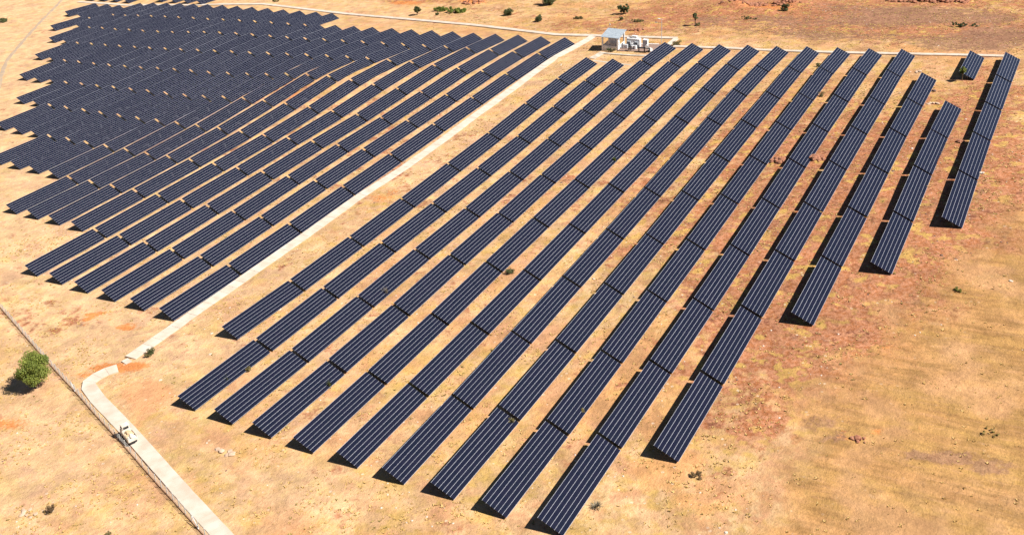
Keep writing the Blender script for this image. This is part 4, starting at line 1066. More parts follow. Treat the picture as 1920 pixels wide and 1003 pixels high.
for s in (-1, 1):
    h_ = MB(); h_.box((-2.52, s * .65, 1.0), (.05, .3, .18)); h_.build('headlight', M['lamp'], truck)

# ------------------------------------------------------------------ plant room by the far path
h0 = on(1130, 95.2); h1 = on(1158, 95.2); hb = on(1171.5, 84.5)
ux = (h1 - h0); ux.z = 0; HWX = ux.length; ux.normalize()
uy = Vector((-ux.y, ux.x, 0)); HWY = max(3.6, min(7.5, (hb - h1).dot(uy)))
hyaw = math.atan2(ux.y, ux.x)
hz = min(sheet(h0.x, h0.y), sheet(h1.x, h1.y))
def hloc(u, v, z=0.0):
    """surveyed point in the plant yard, resting on the yard level"""
    p = on(u, v); return Vector((p.x, p.y, sheet(p.x, p.y) + z))
hut = empty('shelter', (h0.x, h0.y, hz), hyaw)
tag(hut, 'open white shelter with blue grey sheet roof and low walls by the far path', 'shelter')
HH = 5.7
for x, y, hh in ((0, 0, HH), (HWX, 0, HH - .1), (0, HWY, HH + .75), (HWX, HWY, HH + .75)):
    c_ = MB(); c_.box((x, y, hh / 2 - .3), (.55, .55, hh + .6)); c_.build('column', M['whitewash'], hut)
w_ = MB()
w_.box((HWX / 2, 0, 1.0), (HWX - .6, .3, 2.6)); w_.build('front_wall', M['whitewash'], hut)
w_ = MB(); w_.box((HWX, HWY / 2, .9), (.28, HWY - .6, 2.4)); w_.box((0, HWY / 2, .9), (.28, HWY - .6, 2.4)); w_.build('side_wall', M['whitewash'], hut)
r_ = MB()
x0, x1, y0, y1 = -.7, HWX + .9, -.5, HWY + .6
za, zb_ = HH + .05, HH + .95
nseg = 26
for k in range(nseg):     # corrugated sheet
    xa = x0 + (x1 - x0) * k / nseg; xb = x0 + (x1 - x0) * (k + 1) / nseg; xm = (xa + xb) / 2
    for a, b, ha, hb_ in ((xa, xm, 0, .09), (xm, xb, .09, 0)):
        r_.quad((a, y0, za + ha), (b, y0, za + hb_), (b, y1, zb_ + hb_), (a, y1, zb_ + ha))
        r_.quad((a, y1, zb_ + ha - .05), (b, y1, zb_ + hb_ - .05), (b, y0, za + hb_ - .05), (a, y0, za + ha - .05))
r_.build('roof', M['roof'], hut)
r_ = MB()
for y, z in ((0, HH - .06), (HWY / 2, HH + .38), (HWY, HH + .8)): r_.box((HWX / 2, y, z - .08), (HWX + 1.0, .16, .14))
r_.build('roof_beam', M['steel'], hut)
# switchgear standing inside
def cabinet(name, p, s, yaw_, label, m='cabinet', group=None, doors=2, plinth_=.15):
    e_ = empty(name, p, yaw_); tag(e_, label, 'cabinet', group)
    b = MB(); b.bevbox((0, 0, s[2] / 2 + plinth_), s, .05); b.build('body', M[m], e_)
    b = MB(); b.box((0, 0, plinth_ / 2 - .2), (s[0] * .96, s[1] * .96, plinth_ + .4)); b.build('base', M['dark'], e_)
    for k in range(doors):
        w = s[0] / doors
        d = MB(); d.bevbox((-s[0] / 2 + w * (k + .5), -s[1] / 2 - .02, s[2] / 2 + plinth_), (w * .9, .04, s[2] * .88), .015)
        do = d.build('door', M['cabinet'] if m != 'cabinet' else M['white'], e_)
        hn = MB(); hn.box((-s[0] / 2 + w * (k + .82), -s[1] / 2 - .07, s[2] * .55), (.05, .06, .3)); hn.build('handle', M['dark'], do)
    return e_
P = lambda x, y, z=0.0: Vector((h0.x, h0.y, hz)) + ux * x + uy * y + Vector((0, 0, z))
cabinet('switchgear_cabinet', P(HWX * .55, HWY * .62), (3.6, 1.3, 4.3), hyaw, 'wide light grey cabinet standing under the shelter roof', doors=3)
cabinet('switchgear_cabinet', P(HWX * .88, HWY * .40), (.8, .9, 3.2), hyaw, 'narrow white cabinet beside the right front column of the shelter', 'white', doors=1)
# pad with kerb
pad = MB()
q = [hloc(1157, 96.5), hloc(1222, 98.5), hloc(1240, 84.5), hloc(1176, 82.5)]
zt = max(p.z for p in q) - .15
n_ = 8
def bil(s, t): return q[0].lerp(q[1], s).lerp(q[3].lerp(q[2], s), t)
for i in range(n_):
    for j in range(n_):
        f = []
        for a, b in ((i, j), (i + 1, j), (i + 1, j + 1), (i, j + 1)):
            p = bil(a / n_, b / n_); f.append((p.x, p.y, max(sheet(p.x, p.y) + .25, ground(p.x, p.y) + .25)))
        pad.quad(*f)
tag(pad.build('gravel_pad', M['pad']), kind='structure')
slab_path('kerb', [(1131, 101), (1160, 103.5), (1190, 105.5), (1222, 106)], 1.2, .3, 3.0, M['concrete_old'], 12)
slab_path('kerb', [(1196, 83.6), (1236, 84.6)], .6, .35, 3.0, M['whitewash'], 13)

# transformer: tank, radiators, conservator, bushings
tp = hloc(1187, 90.5)
tr = empty('transformer', tp, hyaw); tag(tr, 'large white transformer with cooling fins and a conservator tank on top', 'transformer')
b = MB(); b.bevbox((0, 1.0, 2.0), (5.4, 1.9, 3.6), .08); b.build('tank', M['white'], tr)
b = MB(); b.bevbox((.3, 1.1, 4.35), (2.3, 1.0, 1.0), .2); b.build('conservator', M['white'], tr)
for x in (-.5, 1.1):
    b = MB(); b.tube([(x, 1.1, 3.7), (x, 1.1, 4.1)], .1, 8); b.build('pipe', M['cabinet'], tr)
for gx in (-1.55, 1.5):
    b = MB()
    for k in range(6): b.box((gx - .6 + k * .24, -.35, 1.75), (.05, .7, 2.3))
    b.build('radiator', M['cabinet'], tr)
b = MB(); b.bevbox((-.1, -.3, 1.3), (1.0, .7, 1.5), .05); b.build('control_box', M['white'], tr)
for x in (-2.0, -1.6, -1.2):
    b = MB(); b.tube([(x, 1.0, 3.8), (x, 1.0, 4.0), (x, 1.0, 4.05), (x, 1.0, 4.3), (x, 1.0, 4.35), (x, 1.0, 4.6)], [.16, .16, .1, .16, .1, .12], 8); b.build('bushing', M['stone_dark'], tr)
b = MB(); b.box((0, .8, .1), (5.6, 2.4, .7)); b.build('base', M['concrete_old'], tr)
# white drums and boxes in front of it
def drum(u, v, r, h, label):
    e_ = empty('steel_drum', hloc(u, v, .2)); tag(e_, label, 'drum', 'white drums in the plant yard')
    b = MB(); b.tube([(0, 0, 0), (0, 0, h * .33), (0, 0, h * .34), (0, 0, h * .36), (0, 0, h * .66), (0, 0, h * .67), (0, 0, h * .69), (0, 0, h)], [r, r, r * 1.05, r, r, r * 1.05, r, r], 18); b.build('barrel', M['white'], e_)
    b = MB(); b.tube([(0, 0, h), (0, 0, h + .06)], [r * .85, r * .8], 18); b.build('lid', M['cabinet'], e_)
drum(1185.6, 93.4, .62, 1.6, 'white drum in front of the transformer, left one of two')
drum(1191.5, 93.6, .62, 1.5, 'white drum in front of the transformer, right one of two')
cabinet('junction_box', hloc(1172.5, 92, .2), (2.0, 1.0, 1.5), hyaw, 'low grey box between the shelter and the transformer', doors=2)
cabinet('kiosk_cabinet', hloc(1210.5, 91.5, .2), (1.9, 1.5, 3.4), hyaw, 'tall narrow white cabinet standing right of the transformer', 'white', doors=1)
def stand(u, v, w, label):
    e_ = empty('equipment_stand', hloc(u, v, .1), hyaw); tag(e_, label, 'stand', 'dark steel stands in the plant yard')
    b = MB(); b.bevbox((0, 0, 1.72), (w, 1.1, .22), .04); b.build('top', M['dark'], e_)
    for x in (-1, 1):
        for y in (-1, 1):
            b = MB(); b.box((x * (w / 2 - .12), y * .42, .75), (.17, .17, 1.9)); b.build('leg', M['dark'], e_)
    return e_
stand(1203, 98.5, 2.5, 'dark steel stand with an empty top in front of the white cabinet')
stand(1213, 99, 2.3, 'dark steel stand carrying a white reel near the corner of solar tables')
stand(1181, 96, 1.0, 'small dark steel stand in front of the white drums')
def reel(u, v, z, r, label, tilt):
    e_ = link('cable_reel', None, None, hloc(u, v, z), (0, 0, hyaw + tilt)); tag(e_, label, 'reel', 'white cable reels in the plant yard')
    for s in (-1, 1):
        b = MB(); b.tube([(0, s * .42, 0), (0, s * .50, 0)], r, 18); b.build('flange', M['white'], e_)
    b = MB(); b.tube([(0, -.42, 0), (0, .42, 0)], r * .7, 14); b.build('drum', M['whitewash'], e_)
reel(1213, 99, 2.55, .62, 'white reel lying on the dark steel stand', .2)
reel(1219.5, 97.5, .95, .75, 'white reel on the gravel at the right end of the yard', 1.0)
# lamp pole with two heads
lp = hloc(1240.5, 81.5)
pole = empty('lamp_pole', lp, hyaw); tag(pole, 'tall slim grey lamp pole with two white lamp heads behind the plant yard', 'lamp pole')
b = MB(); b.tube([(0, 0, -.4), (0, 0, 5), (0, 0, 10.0)], [.13, .11, .08], 8); b.build('pole', M['cabinet'], pole)
for z, Ln in ((9.8, .8), (8.3, 1.9)):
    b = MB(); b.tube([(0, 0, z - .1), (-Ln * .5, 0, z + .02), (-Ln, 0, z + .05)], .05, 6); ao = b.build('arm', M['cabinet'], pole)
    b = MB(); b.bevbox((-Ln - .35, 0, z + .02), (.95, .45, .26), .08); b.build('lamp_head', M['white'], ao)
mp = hloc(1143.5, 78)
mast = empty('mast', mp, hyaw); tag(mast, 'thin grey mast rising behind the blue grey shelter roof', 'mast')
b = MB(); b.tube([(0, 0, -.3), (0, 0, 7.4)], [.07, .05], 6); b.build('pole', M['cabinet'], mast)
b = MB(); b.bevbox((.1, 0, 7.2), (.5, .3, .4), .06); b.build('sensor', M['white'], mast)

# ------------------------------------------------------------------ plants
def set_tint(o, vals, per):
    me = o.data
    a = me.attributes.new('tint', 'FLOAT', 'POINT')
    a.data.foreach_set('value', np.repeat(np.array(vals, np.float32), per))
def leaves(centres, n, size, rs, aspect=.55, flat=.5, droop=.2):
    """leaf quads filling clumps; returns verts, faces, tints"""
    V = []; F = []; T = []
    wsum = sum(c[1] ** 2.2 for c in centres)
    for c, r, tint in centres:
        k = max(4, int(n * r ** 2.2 / wsum))
        for _ in range(k):
            d = Vector((rs.gauss(0, 1), rs.gauss(0, 1), rs.gauss(0, .8))).normalized()
            rr = r * (rs.random() ** .38)
            p = c + Vector((d.x * rr, d.y * rr, d.z * rr * .85))
            nrm = (d * .7 + Vector((rs.gauss(0, .6), rs.gauss(0, .6), rs.gauss(.5, .6)))).normalized()
            t = nrm.cross(Vector((rs.gauss(0, 1), rs.gauss(0, 1), rs.gauss(0, 1))))
            if t.length < 1e-3: continue
            t.normalize(); b = nrm.cross(t)
            s = size * rs.uniform(.6, 1.4)
            i = len(V)
            V += [tuple(p - t * s), tuple(p - b * s * aspect), tuple(p + t * s), tuple(p + b * s * aspect)]
            F.append((i, i + 1, i + 2, i + 3)); T.append(min(1, max(0, tint + rs.gauss(0, .16))))
    return V, F, T
def tree(name, base, h, wid, label, cat, leafm, n, size, seed, trunk_h=.3, lean=(0, 0), blobs=22, shape=1.0, group=None, sink=.15, lobes=None, trunk_r=None):
    rs = random.Random(seed)
    base = Vector(base)
    root = empty(name, base); tag(root, label, cat, group)
    th = h * trunk_h
    cc = Vector((lean[0], lean[1], th + (h - th) * .5))
    cr = (h - th) * .5
    cl = []
    for i in range(blobs):
        d = Vector((rs.gauss(0, 1), rs.gauss(0, 1), rs.gauss(0, 1))).normalized()
        q = rs.uniform(.35, .86)
        lob = lobes[i % len(lobes)] if lobes else (0, 0, 1)
        c = cc + Vector((d.x * wid * .5 * q * lob[2] + lob[0], d.y * wid * .5 * q * lob[2] + lob[1], d.z * cr * q * shape))
        cl.append((c, wid * rs.uniform(.11, .21) * lob[2], rs.random()))
    V, F, T = leaves(cl, n, size, rs)
    mb = MB(); mb.v = V; mb.f = F; mb.m = [0] * len(F)
    o = mb.build('crown', leafm, root); set_tint(o, T, 4)
    tr_ = trunk_r or max(.05, h * .035)
    mb = MB()
    fork = Vector((lean[0] * .4, lean[1] * .4, th * .8))
    mb.tube([(0, 0, -sink), (0, 0, 0.05), fork * .5, fork], [tr_ * 1.5, tr_ * 1.15, tr_, tr_ * .85], 8)
    for c, r, t in cl[:max(5, blobs // 2)]:
        mid = fork.lerp(c, .5) + Vector((rs.gauss(0, .12), rs.gauss(0, .12), rs.uniform(0, .2))) * wid * .15
        mb.tube([fork * .98, mid, c], [tr_ * .55, tr_ * .32, tr_ * .1], 5)
    mb.build('trunk', M['bark'], root, smooth=True)
    return root
def bush(name, base, h, wid, label, cat, leafm, n, size, seed, blobs=9, group=None, depth=None):
    """low shrub: several stems from the ground carrying leaf clumps"""
    rs = random.Random(seed); root = empty(name, base); tag(root, label, cat, group)
    cl = []; st = MB(); dp = depth or wid
    for i in range(blobs):
        a = rs.uniform(0, 6.283); q = rs.random() ** .6 * .42
        c = Vector((math.cos(a) * wid * q, math.sin(a) * dp * q, h * rs.uniform(.22, .78)))
        cl.append((c, min(wid, h * 1.4) * rs.uniform(.16, .30), rs.random()))
        st.tube([(c.x * .15, c.y * .15, -.1), (c.x * .5, c.y * .5, c.z * .5), tuple(c)], [.035 * h + .01, .02 * h + .008, .006], 4)
    V, F, T = leaves(cl, n, size, rs)
    mb = MB(); mb.v = V; mb.f = F; mb.m = [0] * len(F)
    o = mb.build('foliage', leafm, root); set_tint(o, T, 4)
    st.build('stem', M['bark'], root)
    return root
def spiky(name, base, h, wid, label, cat, leafm, n, seed, group=None):
    """upright plant of narrow blades"""
    rs = random.Random(seed); mb = MB(); T = []
    for i in range(n):
        a = rs.uniform(0, 6.283); q = wid * .2 * rs.random(); l = h * rs.uniform(.5, 1.0); out = wid * .5 * rs.random()
        p = Vector((math.cos(a) * q, math.sin(a) * q, -.05)); m_ = p + Vector((math.cos(a) * out * .4, math.sin(a) * out * .4, l * .6)); e_ = p + Vector((math.cos(a) * out, math.sin(a) * out, l))
        t = Vector((-math.sin(a), math.cos(a), 0)) * .05
        k = len(mb.v)
        mb.v += [tuple(p - t), tuple(p + t), tuple(m_ + t), tuple(m_ - t), tuple(e_)]
        mb.f += [(k, k + 1, k + 2, k + 3), (k + 3, k + 2, k + 4)]; mb.m += [0, 0]; T.append(rs.random())
    o = mb.build(name, leafm, None, loc=base); set_tint(o, T, 5)
    return tag(o, label, cat, group)

tree('tree', on(70, 727), 8.6, 7.8, 'round bright green tree with a wide crown outside the wire fence', 'tree', M['leaf_bright'], 20000, .15, 3, trunk_h=.17, blobs=50, shape=1.0)
ft = 'trees on the open ground beyond the far path'
tree('tree', on(1169.5, 27), 5.0, 4.8, 'dark tree with a double crown beyond the shelter', 'tree', M['leaf_dark'], 5200, .20, 5, trunk_h=.12, group=ft, lobes=[(-1.2, 0, .72), (1.1, 0, .78)], blobs=30)
tree('tree', on(782.5, 29), 4.6, 4.0, 'small dark round tree left of the low green thicket', 'tree', M['leaf_dark'], 4600, .19, 6, trunk_h=.22, group=ft, blobs=28)
tree('tree', on(1303.5, 48.5), 6.0, 2.6, 'slim dark tree with a narrow crown on a bare trunk', 'tree', M['leaf_dark'], 4200, .17, 7, trunk_h=.36, group=ft, blobs=22)
tree('tree', on(1804, 152.5), 4.9, 2.5, 'spindly green tree with a small round crown beside the lone solar table', 'tree', M['leaf'], 4200, .15, 8, trunk_h=.45, lean=(-.2, 0), trunk_r=.08, blobs=26)
tree('tree', on(1030, 9), 5.0, 8.5, 'broad dark green tree at the top edge beyond the far path', 'tree', M['leaf_dark'], 8000, .22, 9, trunk_h=.08, group=ft, blobs=30)
fs = 'shrubs on the open ground beyond the far path'
bush('shrub', on(1010, 41), 3.4, 3.3, 'upright dark shrub between the far path and the broad tree', 'shrub', M['leaf_dark'], 2850, 0.16, 10, group=fs, blobs=14)
bush('shrub', on(952.5, 30), 3.0, 4.2, 'dense round dark shrub right of the low green thicket', 'shrub', M['leaf_dark'], 3420, 0.18, 11, group=fs, blobs=16)
bush('shrub', on(1471, 21), 3.2, 3.2, 'small dark shrub on the red bank at the top', 'shrub', M['leaf_dark'], 2660, 0.16, 12, group=fs, blobs=12)
bush('shrub', on(857, 24), 2.2, 13.0, 'low bright green thicket, right half of the green strip', 'shrub', M['leaf_bright'], 8000, .20, 13, group=fs, blobs=40, depth=6)
bush('shrub', on(827, 21), 2.0, 9.5, 'low olive thicket, left half of the green strip', 'shrub', M['leaf_bright'], 5000, .18, 14, group=fs, blobs=28, depth=5)
bush('shrub', on(819.5, 29), 1.3, 1.7, 'tiny dark shrub just below the low green thicket', 'shrub', M['leaf_dark'], 1140, 0.14, 15, group=fs)
bush('shrub', on(1082.5, 36), 1.2, 6.0, 'flat wide patch of green scrub below the double crowned tree', 'shrub', M['leaf_olive'], 2850, 0.16, 16, group=fs, blobs=16, depth=2.5)
bush('shrub', on(1164, 39), 1.8, 1.6, 'small upright shrub below the double crowned tree', 'shrub', M['leaf_dark'], 1140, 0.15, 17, group=fs)
bush('shrub', on(1309, 49), 1.2, 2.2, 'low olive shrub at the foot of the slim tree', 'shrub', M['leaf_olive'], 950, 0.15, 18, group=fs)
bush('shrub', on(1405, 36), 1.0, 9.0, 'wide olive scrub patch on the red slope', 'shrub', M['leaf_olive'], 2280, 0.16, 19, group=fs, blobs=18, depth=3)
bush('shrub', on(1812, 50), 1.1, 13.0, 'long low dark scrub patch at the upper right', 'shrub', M['leaf_dark'], 3800, 0.16, 20, group=fs, blobs=24, depth=4)
bush('shrub', on(1195, 42), 1.2, 8.0, 'greenish scrub behind the orange rubble', 'shrub', M['leaf_olive'], 2280, 0.16, 21, group=fs, blobs=16, depth=3)
bush('shrub', on(6, 42), 2.6, 5.0, 'dark shrub at the upper left edge beside the worn track', 'shrub', M['leaf_dark'], 2280, 0.18, 22, group=fs, blobs=12)
bush('shrub', on(516, 4), 1.2, 6.0, 'low green scrub at the top edge above the far path bend', 'shrub', M['leaf_olive'], 1710, 0.18, 23, group=fs, blobs=12, depth=3)
bush('shrub', on(1268, 85), 2.0, 4.6, 'olive shrub at the corner where the far path steps down', 'shrub', M['leaf_olive'], 1200, .13, 24, blobs=14)
bush('shrub', on(1146, 98), 1.7, 4.2, 'dry green weeds along the front wall of the shelter', 'shrub', M['leaf_dark'], 1100, .11, 25, blobs=14, depth=1.2)
bush('shrub', on(1540, 180), 1.5, 2.3, 'small olive shrub between two solar rows near the upper right', 'shrub', M['leaf_olive'], 700, .10, 26)
bush('shrub', on(1533, 125), 1.4, 1.6, 'tiny dark shrub at a solar table corner near the far path', 'shrub', M['leaf_dark'], 500, .10, 27)
bush('shrub', on(283, 664), 1.7, 2.3, 'dark green plant at the near end of the pale path', 'shrub', M['leaf_dark'], 1500, .09, 28, blobs=12)
bush('shrub', on(278, 671), .8, 2.4, 'dry olive weeds in front of the dark green plant', 'shrub', M['leaf_olive'], 900, .08, 29, blobs=10, depth=1.2)
bush('shrub', on(955.5, 512), 1.2, 2.3, 'dark olive shrub between solar rows in the middle of the field', 'shrub', M['leaf_dark'], 1300, .09, 30, blobs=12)
bush('shrub', on(958, 797), 1.9, 1.6, 'greyish bush leaning on the low edge of a solar table', 'shrub', M['leaf_olive'], 1400, .08, 31, blobs=12)
bush('shrub', on(1092, 775), 1.6, 1.2, 'small olive bush poking over a solar table edge', 'shrub', M['leaf_olive'], 900, .08, 32)
bush('shrub', on(1308, 892), .9, 2.4, 'round dry brown bush on the open ground at the lower right', 'shrub', M['leaf_brown'], 1200, .08, 33, blobs=12)
bush('shrub', on(97, 961), 1.6, 1.7, 'charred dark bush outside the fence at the lower left', 'shrub', M['leaf_burnt'], 1100, .08, 34, blobs=12)
bush('shrub', on(1859, 812), .5, 3.6, 'olive green bush on the golden field at the right edge', 'shrub', M['grass_olive'], 1300, .09, 35, blobs=12)
bush('shrub', on(1796, 547), .7, 2.0, 'small fresh green bush on the golden field', 'shrub', M['leaf'], 700, .08, 36)
bush('shrub', on(427, 715), 1.5, 1.8, 'green weeds growing against the first table of a near solar row', 'shrub', M['leaf_dark'], 1000, .08, 37, blobs=10)
bush('shrub', on(466, 697), 1.2, 1.6, 'olive weeds at a solar table edge behind the first ones', 'shrub', M['leaf_olive'], 800, .08, 38)
bush('shrub', on(205, 1002), .6, 1.2, 'tiny olive tuft outside the fence at the bottom edge', 'shrub', M['leaf_olive'], 400, .07, 39)
spiky('plant', on(1152, 305), 2.1, 1.5, 'upright fresh green plant between two solar rows', 'plant', M['leaf'], 90, 40)
spiky('plant', on(618, 727), 1.9, 1.3, 'upright green plant at a solar table edge in the near rows', 'plant', M['leaf_dark'], 70, 41)
spiky('plant', on(724, 553), 2.2, 2.0, 'grey dry twiggy plant sticking up between solar rows', 'plant', M['leaf_dead'], 60, 42)
spiky('plant', on(1118, 950), .9, 2.6, 'fallen grey green twigs right of the frontmost solar table', 'plant', M['leaf_dead'], 90, 43)
spiky('plant', on(642, 312), 1.6, 1.4, 'dry twiggy plant in the left solar rows', 'plant', M['leaf_dead'], 40, 44)
spiky('plant', on(441, 339), 1.5, 1.4, 'pale dry twig between left solar rows near the middle', 'plant', M['leaf_dead'], 40, 45)

# ------------------------------------------------------------------ rocks
def rock_mb(mb, c, r, rs, sq=.65):
    """angular boulder: a jittered icosphere-like hull"""
    n = len(mb.v); rings = [(-.5, .7), (0.05, 1.0), (.55, .72)]
    for z, q in rings:
        for k in range(7):
            a = 6.283 * k / 7 + z; j = rs.uniform(.72, 1.2)
            mb.v.append((c[0] + math.cos(a) * r * q * j, c[1] + math.sin(a) * r * q * j, c[2] + (z + rs.uniform(-.12, .12)) * r * sq))
    mb.v.append((c[0] + rs.uniform(-.2, .2) * r, c[1], c[2] + r * sq * .85))
    for t in range(2):
        for k in range(7):
            k2 = (k + 1) % 7
            mb.f.append((n + t * 7 + k, n + t * 7 + k2, n + t * 7 + 7 + k2, n + t * 7 + 7 + k)); mb.m.append(0)
    for k in range(7): mb.f.append((n + 14 + k, n + 14 + (k + 1) % 7, n + 21)); mb.m.append(0)
def rock_pile(u, v, w, d, cnt, r, m, label, seed, cat='rock pile', name='rock_pile', group=None):
    rs = random.Random(seed); b = on(u, v); mb = MB(); flat = .38 if m in (M['stone_pink'], M['stone_white']) else .65
    for _ in range(cnt):
        a = rs.uniform(0, 6.283); q = rs.random() ** .6; x, y = math.cos(a) * w / 2 * q, math.sin(a) * d / 2 * q
        s = r * rs.uniform(.4, 1.3); z = sheet(b.x + x, b.y + y) - b.z + (1 - q) * r * .6
        rock_mb(mb, (x, y, z + s * .1), s, rs, flat)
    return tag(mb.build(name, m, None, loc=b), label, cat, group)
rg = 'piles of red rock between the solar rows'
rock_pile(1462, 303, 4.6, 3.4, 26, .75, M['stone_red'], 'heap of broken red rocks left of a solar table in the upper right rows', 51, group=rg)
rock_pile(1530, 299, 5.0, 4.0, 26, .75, M['stone_red'], 'heap of broken red rocks right of the same solar row', 52, group=rg)
rock_pile(1192, 57, 9.0, 2.5, 24, .8, M['stone_red'], 'orange rubble strewn behind the shelter and transformer', 53)
rock_pile(1385, 12, 22, 7, 60, .9, M['stone_red'], 'red spoil heap with boulders at the top right of centre', 54)
rock_pile(1455, 10, 24, 6, 40, .8, M['stone_red'], 'pale red rubble right of the spoil heap', 55)
rock_pile(1745, 4, 34, 6, 80, 1.0, M['stone_red'], 'long bank of red boulders at the top right edge', 56)
rock_pile(884, 8, 16, 5, 30, .8, M['stone_red'], 'red rubble above the low green thicket', 57)
rock_pile(423, 848, 4.6, 1.4, 8, .6, M['stone_pink'], 'flat pale rocks on the sand left of the near solar rows', 58)
rock_pile(1797, 267, 2.8, 1.0, 4, .8, M['stone_red'], 'long red slab of rock between the last two solar rows', 59, 'rock', 'rock')
rock_pile(1755, 171.5, 2.4, .8, 4, .6, M['stone_dark'], 'dark slab of rock right of a far solar table end', 60, 'rock', 'rock')
rock_pile(1845, 326, 1.4, 1.2, 3, .55, M['stone_white'], 'pale boulder beside the rightmost solar row', 61, 'rock', 'rock')
rock_pile(1720, 135, 5, 1.6, 6, .6, M['stone_pink'], 'flat pale rock near the far end of the solar rows at right', 62, 'rock', 'rock')
rock_pile(1615, 825, 3.2, 2.0, 9, .5, M['stone_red'], 'small orange earth mound with stones on the golden field', 63)
rock_pile(55, 962, 4.4, 2.0, 8, .55, M['stone_pink'], 'flat pale rocks outside the fence at the lower left', 64)
rock_pile(1750, 195, 4.6, 1.4, 6, .5, M['stone_pink'], 'pale flat rock in front of the shorter solar row end', 65, 'rock', 'rock')
rock_pile(1890, 527, 1.8, .5, 2, .5, M['stone_white'], 'thin pale slab on the golden field at the right edge', 66, 'rock', 'rock')

# ------------------------------------------------------------------ loose ground cover
hx0, hx1, hy0, hy1 = -120.0, 172.0, -300.0, 95.0
occ = [(t[3], t[4], t[8], t[9]) for t in TABLES]
def uncovered(x, y):
    keep = np.ones(len(x), bool)
    for cx, cy, yw, L_ in occ:
        dx, dy = x - cx, y - cy
        c, s = math.cos(yw), math.sin(yw)
        lx = dx * c + dy * s; ly = -dx * s + dy * c
        keep &= ~((np.abs(lx + .1) < 1.9) & (np.abs(ly) < L_ / 2))
    return keep
PATHPTS = []
for o in COL.objects:
    if o.name.startswith('path') and o.data: PATHPTS.append(np.array([v.co[:2] for v in o.data.vertices])[::4])
def off_path(x, y):
    keep = np.ones(len(x), bool)
    for pp in PATHPTS:
        for s in range(0, len(x), 4000):
            d = np.min((x[s:s + 4000, None] - pp[None, :, 0]) ** 2 + (y[s:s + 4000, None] - pp[None, :, 1]) ** 2, 1)
            keep[s:s + 4000] &= d > 2.0 ** 2
    return keep
def bilin(Wt, x, y):
    i = np.clip(np.searchsorted(AX, x) - 1, 0, len(AX) - 2); j = np.clip(np.searchsorted(AY, y) - 1, 0, len(AY) - 2)
    fx = (x - AX[i]) / (AX[i + 1] - AX[i]); fy = (y - AY[j]) / (AY[j + 1] - AY[j])
    return (Wt[j, i] * (1 - fx) + Wt[j, i + 1] * fx) * (1 - fy) + (Wt[j + 1, i] * (1 - fx) + Wt[j + 1, i + 1] * fx) * fy
def scatter(n, seed, dens_fn):
    rs = np.random.RandomState(seed)
    x = rs.uniform(hx0, hx1, n); y = rs.uniform(hy0, hy1, n)
    d = dens_fn(x, y)
    k = rs.rand(n) < d
    x, y = x[k], y[k]
    # drop what lies far outside the surveyed view
    P = np.stack([x, y, ground_np(x, y)], 1) - np.array(CC); q = P @ CM
    u = 960 + CF * q[:, 0] / -q[:, 2]; v = 501.5 + CS - CF * q[:, 1] / -q[:, 2]
    k = (u > -150) & (u < 2070) & (v > -60) & (v < 1120)
    x, y = x[k], y[k]
    k = uncovered(x, y) & off_path(x, y)
    x, y = x[k], y[k]
    return x, y, bilin(ZZ, x, y), rs
def tufts(name, n, seed, dens_fn, hgt, wid, m, blades=5):
    x, y, z, rs = scatter(n, seed, dens_fn)
    k = len(x)
    s = rs.uniform(.5, 1.4, k) ** 1.5
    V = np.zeros((k, blades, 3, 3)); T = np.repeat(np.clip(.5 + .35 * rs.randn(k), 0, 1), blades * 3)
    for b in range(blades):
        a = rs.uniform(0, 6.283, k); o = rs.uniform(.2, 1, k) * wid * s
        ca, sa = np.cos(a), np.sin(a)
        bw = wid * .55 * s
        V[:, b, 0] = np.stack([x + ca * o * .25 - sa * bw, y + sa * o * .25 + ca * bw, z - .04], 1)
        V[:, b, 1] = np.stack([x + ca * o * .25 + sa * bw, y + sa * o * .25 - ca * bw, z - .04], 1)
        V[:, b, 2] = np.stack([x + ca * o * 1.5, y + sa * o * 1.5, z + hgt * s * rs.uniform(.6, 1, k)], 1)
    V = V.reshape(-1, 3); nf = k * blades
    me = bpy.data.meshes.new(name)
    me.vertices.add(len(V)); me.vertices.foreach_set('co', V.ravel())
    me.loops.add(nf * 3); me.loops.foreach_set('vertex_index', np.arange(nf * 3))
    me.polygons.add(nf); me.polygons.foreach_set('loop_start', np.arange(0, nf * 3, 3))
    me.update(calc_edges=True)
    at_ = me.attributes.new('tint', 'FLOAT', 'POINT'); at_.data.foreach_set('value', T.astype(np.float32))
    me.materials.append(m)
    print(name, k)
    return tag(link(name, me), kind='stuff')
def d_grass(x, y):
    g = bilin(gold, x, y); s = bilin(salmon, x, y); o = bilin(orange, x, y)
    n = .6 * vnoise(x + 900, y + 900, 7.0, 21) + .4 * vnoise(x + 900, y + 900, 2.6, 22)
    return np.clip((n - .42) * 5, 0.03, 1) * (1 - .8 * g) * np.clip(1 - s, 0, 1) * np.clip(1 - o, .1, 1)
def d_weed(x, y):
    n = .5 * vnoise(x + 900, y + 900, 12.0, 31) + .5 * vnoise(x + 900, y + 900, 3.2, 32)
    s = bilin(salmon, x, y)
    return np.clip((n - .57) * 5, 0.003, 1) * np.clip(1 - .8 * s, 0, 1) * (1 - .92 * bilin(gold, x, y))
o = tufts('dry_grass', 120000, 5, d_grass, .16, .24, M['grass'], 6); o['label'] = 'short straw coloured grass tufts on the sandy ground'
o = tufts('weeds', 16000, 6, d_weed, .17, .26, M['grass_olive'], 7); o['label'] = 'scattered low olive weeds on the sandy ground'
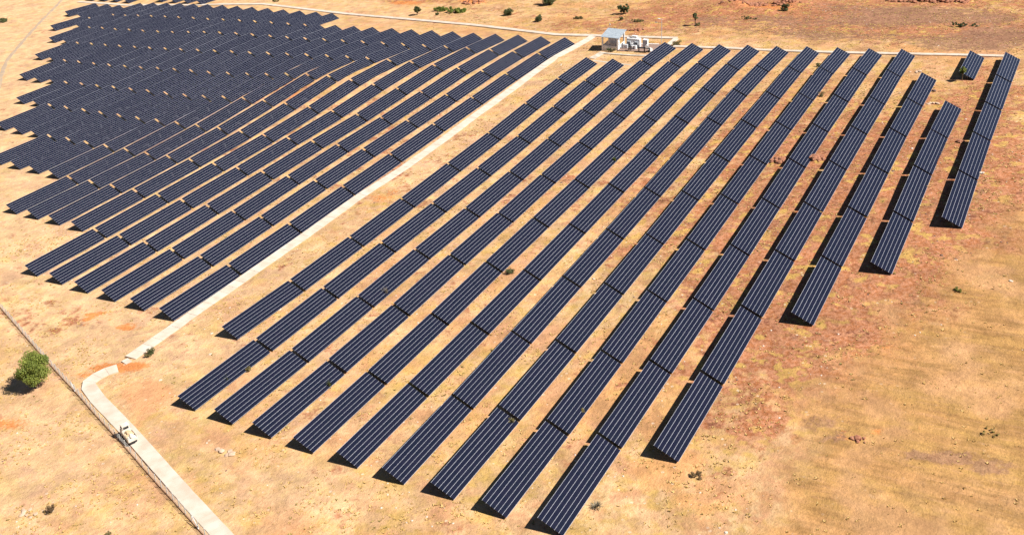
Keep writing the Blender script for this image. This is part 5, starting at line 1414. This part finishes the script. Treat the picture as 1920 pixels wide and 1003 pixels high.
def pebbles(name, n, seed, dens, rmin, rmax, m, label):
    x, y, z, rs = scatter(n, seed, dens)
    r_ = random.Random(seed); mb = MB()
    for a, b, c in zip(x, y, z):
        rock_mb(mb, (a, b, c), r_.uniform(rmin, rmax) * (1.8 if r_.random() < .06 else 1), r_, .6)
    print(name, len(x))
    return tag(mb.build(name, m), label, kind='stuff')
pebbles('pale_stones', 5200, 8, lambda x, y: np.clip((vnoise(x + 900, y + 900, 9.0, 41) - .4) * 2, .05, .9) * (1 - .8 * bilin(gold, x, y)), .06, .24, M['stone_white'], 'scattered pale stones on the ground')
pebbles('dark_stones', 9000, 9, lambda x, y: np.clip((vnoise(x + 900, y + 900, 11.0, 51) - .42) * 4, .0, .9) * np.clip(.04 + bilin(red, x, y), 0, 1) * (1 - .7 * bilin(gold, x, y)), .08, .28, M['stone_dark'], 'scattered dark brown stones on the red ground')

# ------------------------------------------------------------------ light
AZ, EL = R(5.0), R(50.0)
w = bpy.data.worlds.new('World'); scene.world = w; w.use_nodes = True
nt = w.node_tree
sky = nt.nodes.new('ShaderNodeTexSky'); sky.sky_type = 'NISHITA'; sky.sun_disc = False
sky.sun_elevation = EL; sky.sun_rotation = math.pi / 2 - AZ
sky.air_density = .6; sky.dust_density = .4; sky.altitude = 2000.0
nt.links.new(sky.outputs['Color'], nt.nodes['Background'].inputs['Color'])
nt.nodes['Background'].inputs['Strength'].default_value = .05
sd = bpy.data.lights.new('sun', 'SUN'); sd.energy = 5.0; sd.angle = R(.53); sd.color = (1.0, .955, .88)
so_ = link('sun', sd)
dirv = Vector((math.cos(AZ) * math.cos(EL), math.sin(AZ) * math.cos(EL), math.sin(EL)))
so_.rotation_euler = dirv.to_track_quat('Z', 'Y').to_euler()
so_.location = (100, 0, 200)
vs = scene.view_settings
vs.view_transform = 'Standard'; vs.look = 'None'; vs.exposure = .7; vs.gamma = 1; vs.use_curve_mapping = False
scene.cycles.max_bounces = 6; scene.cycles.diffuse_bounces = 2
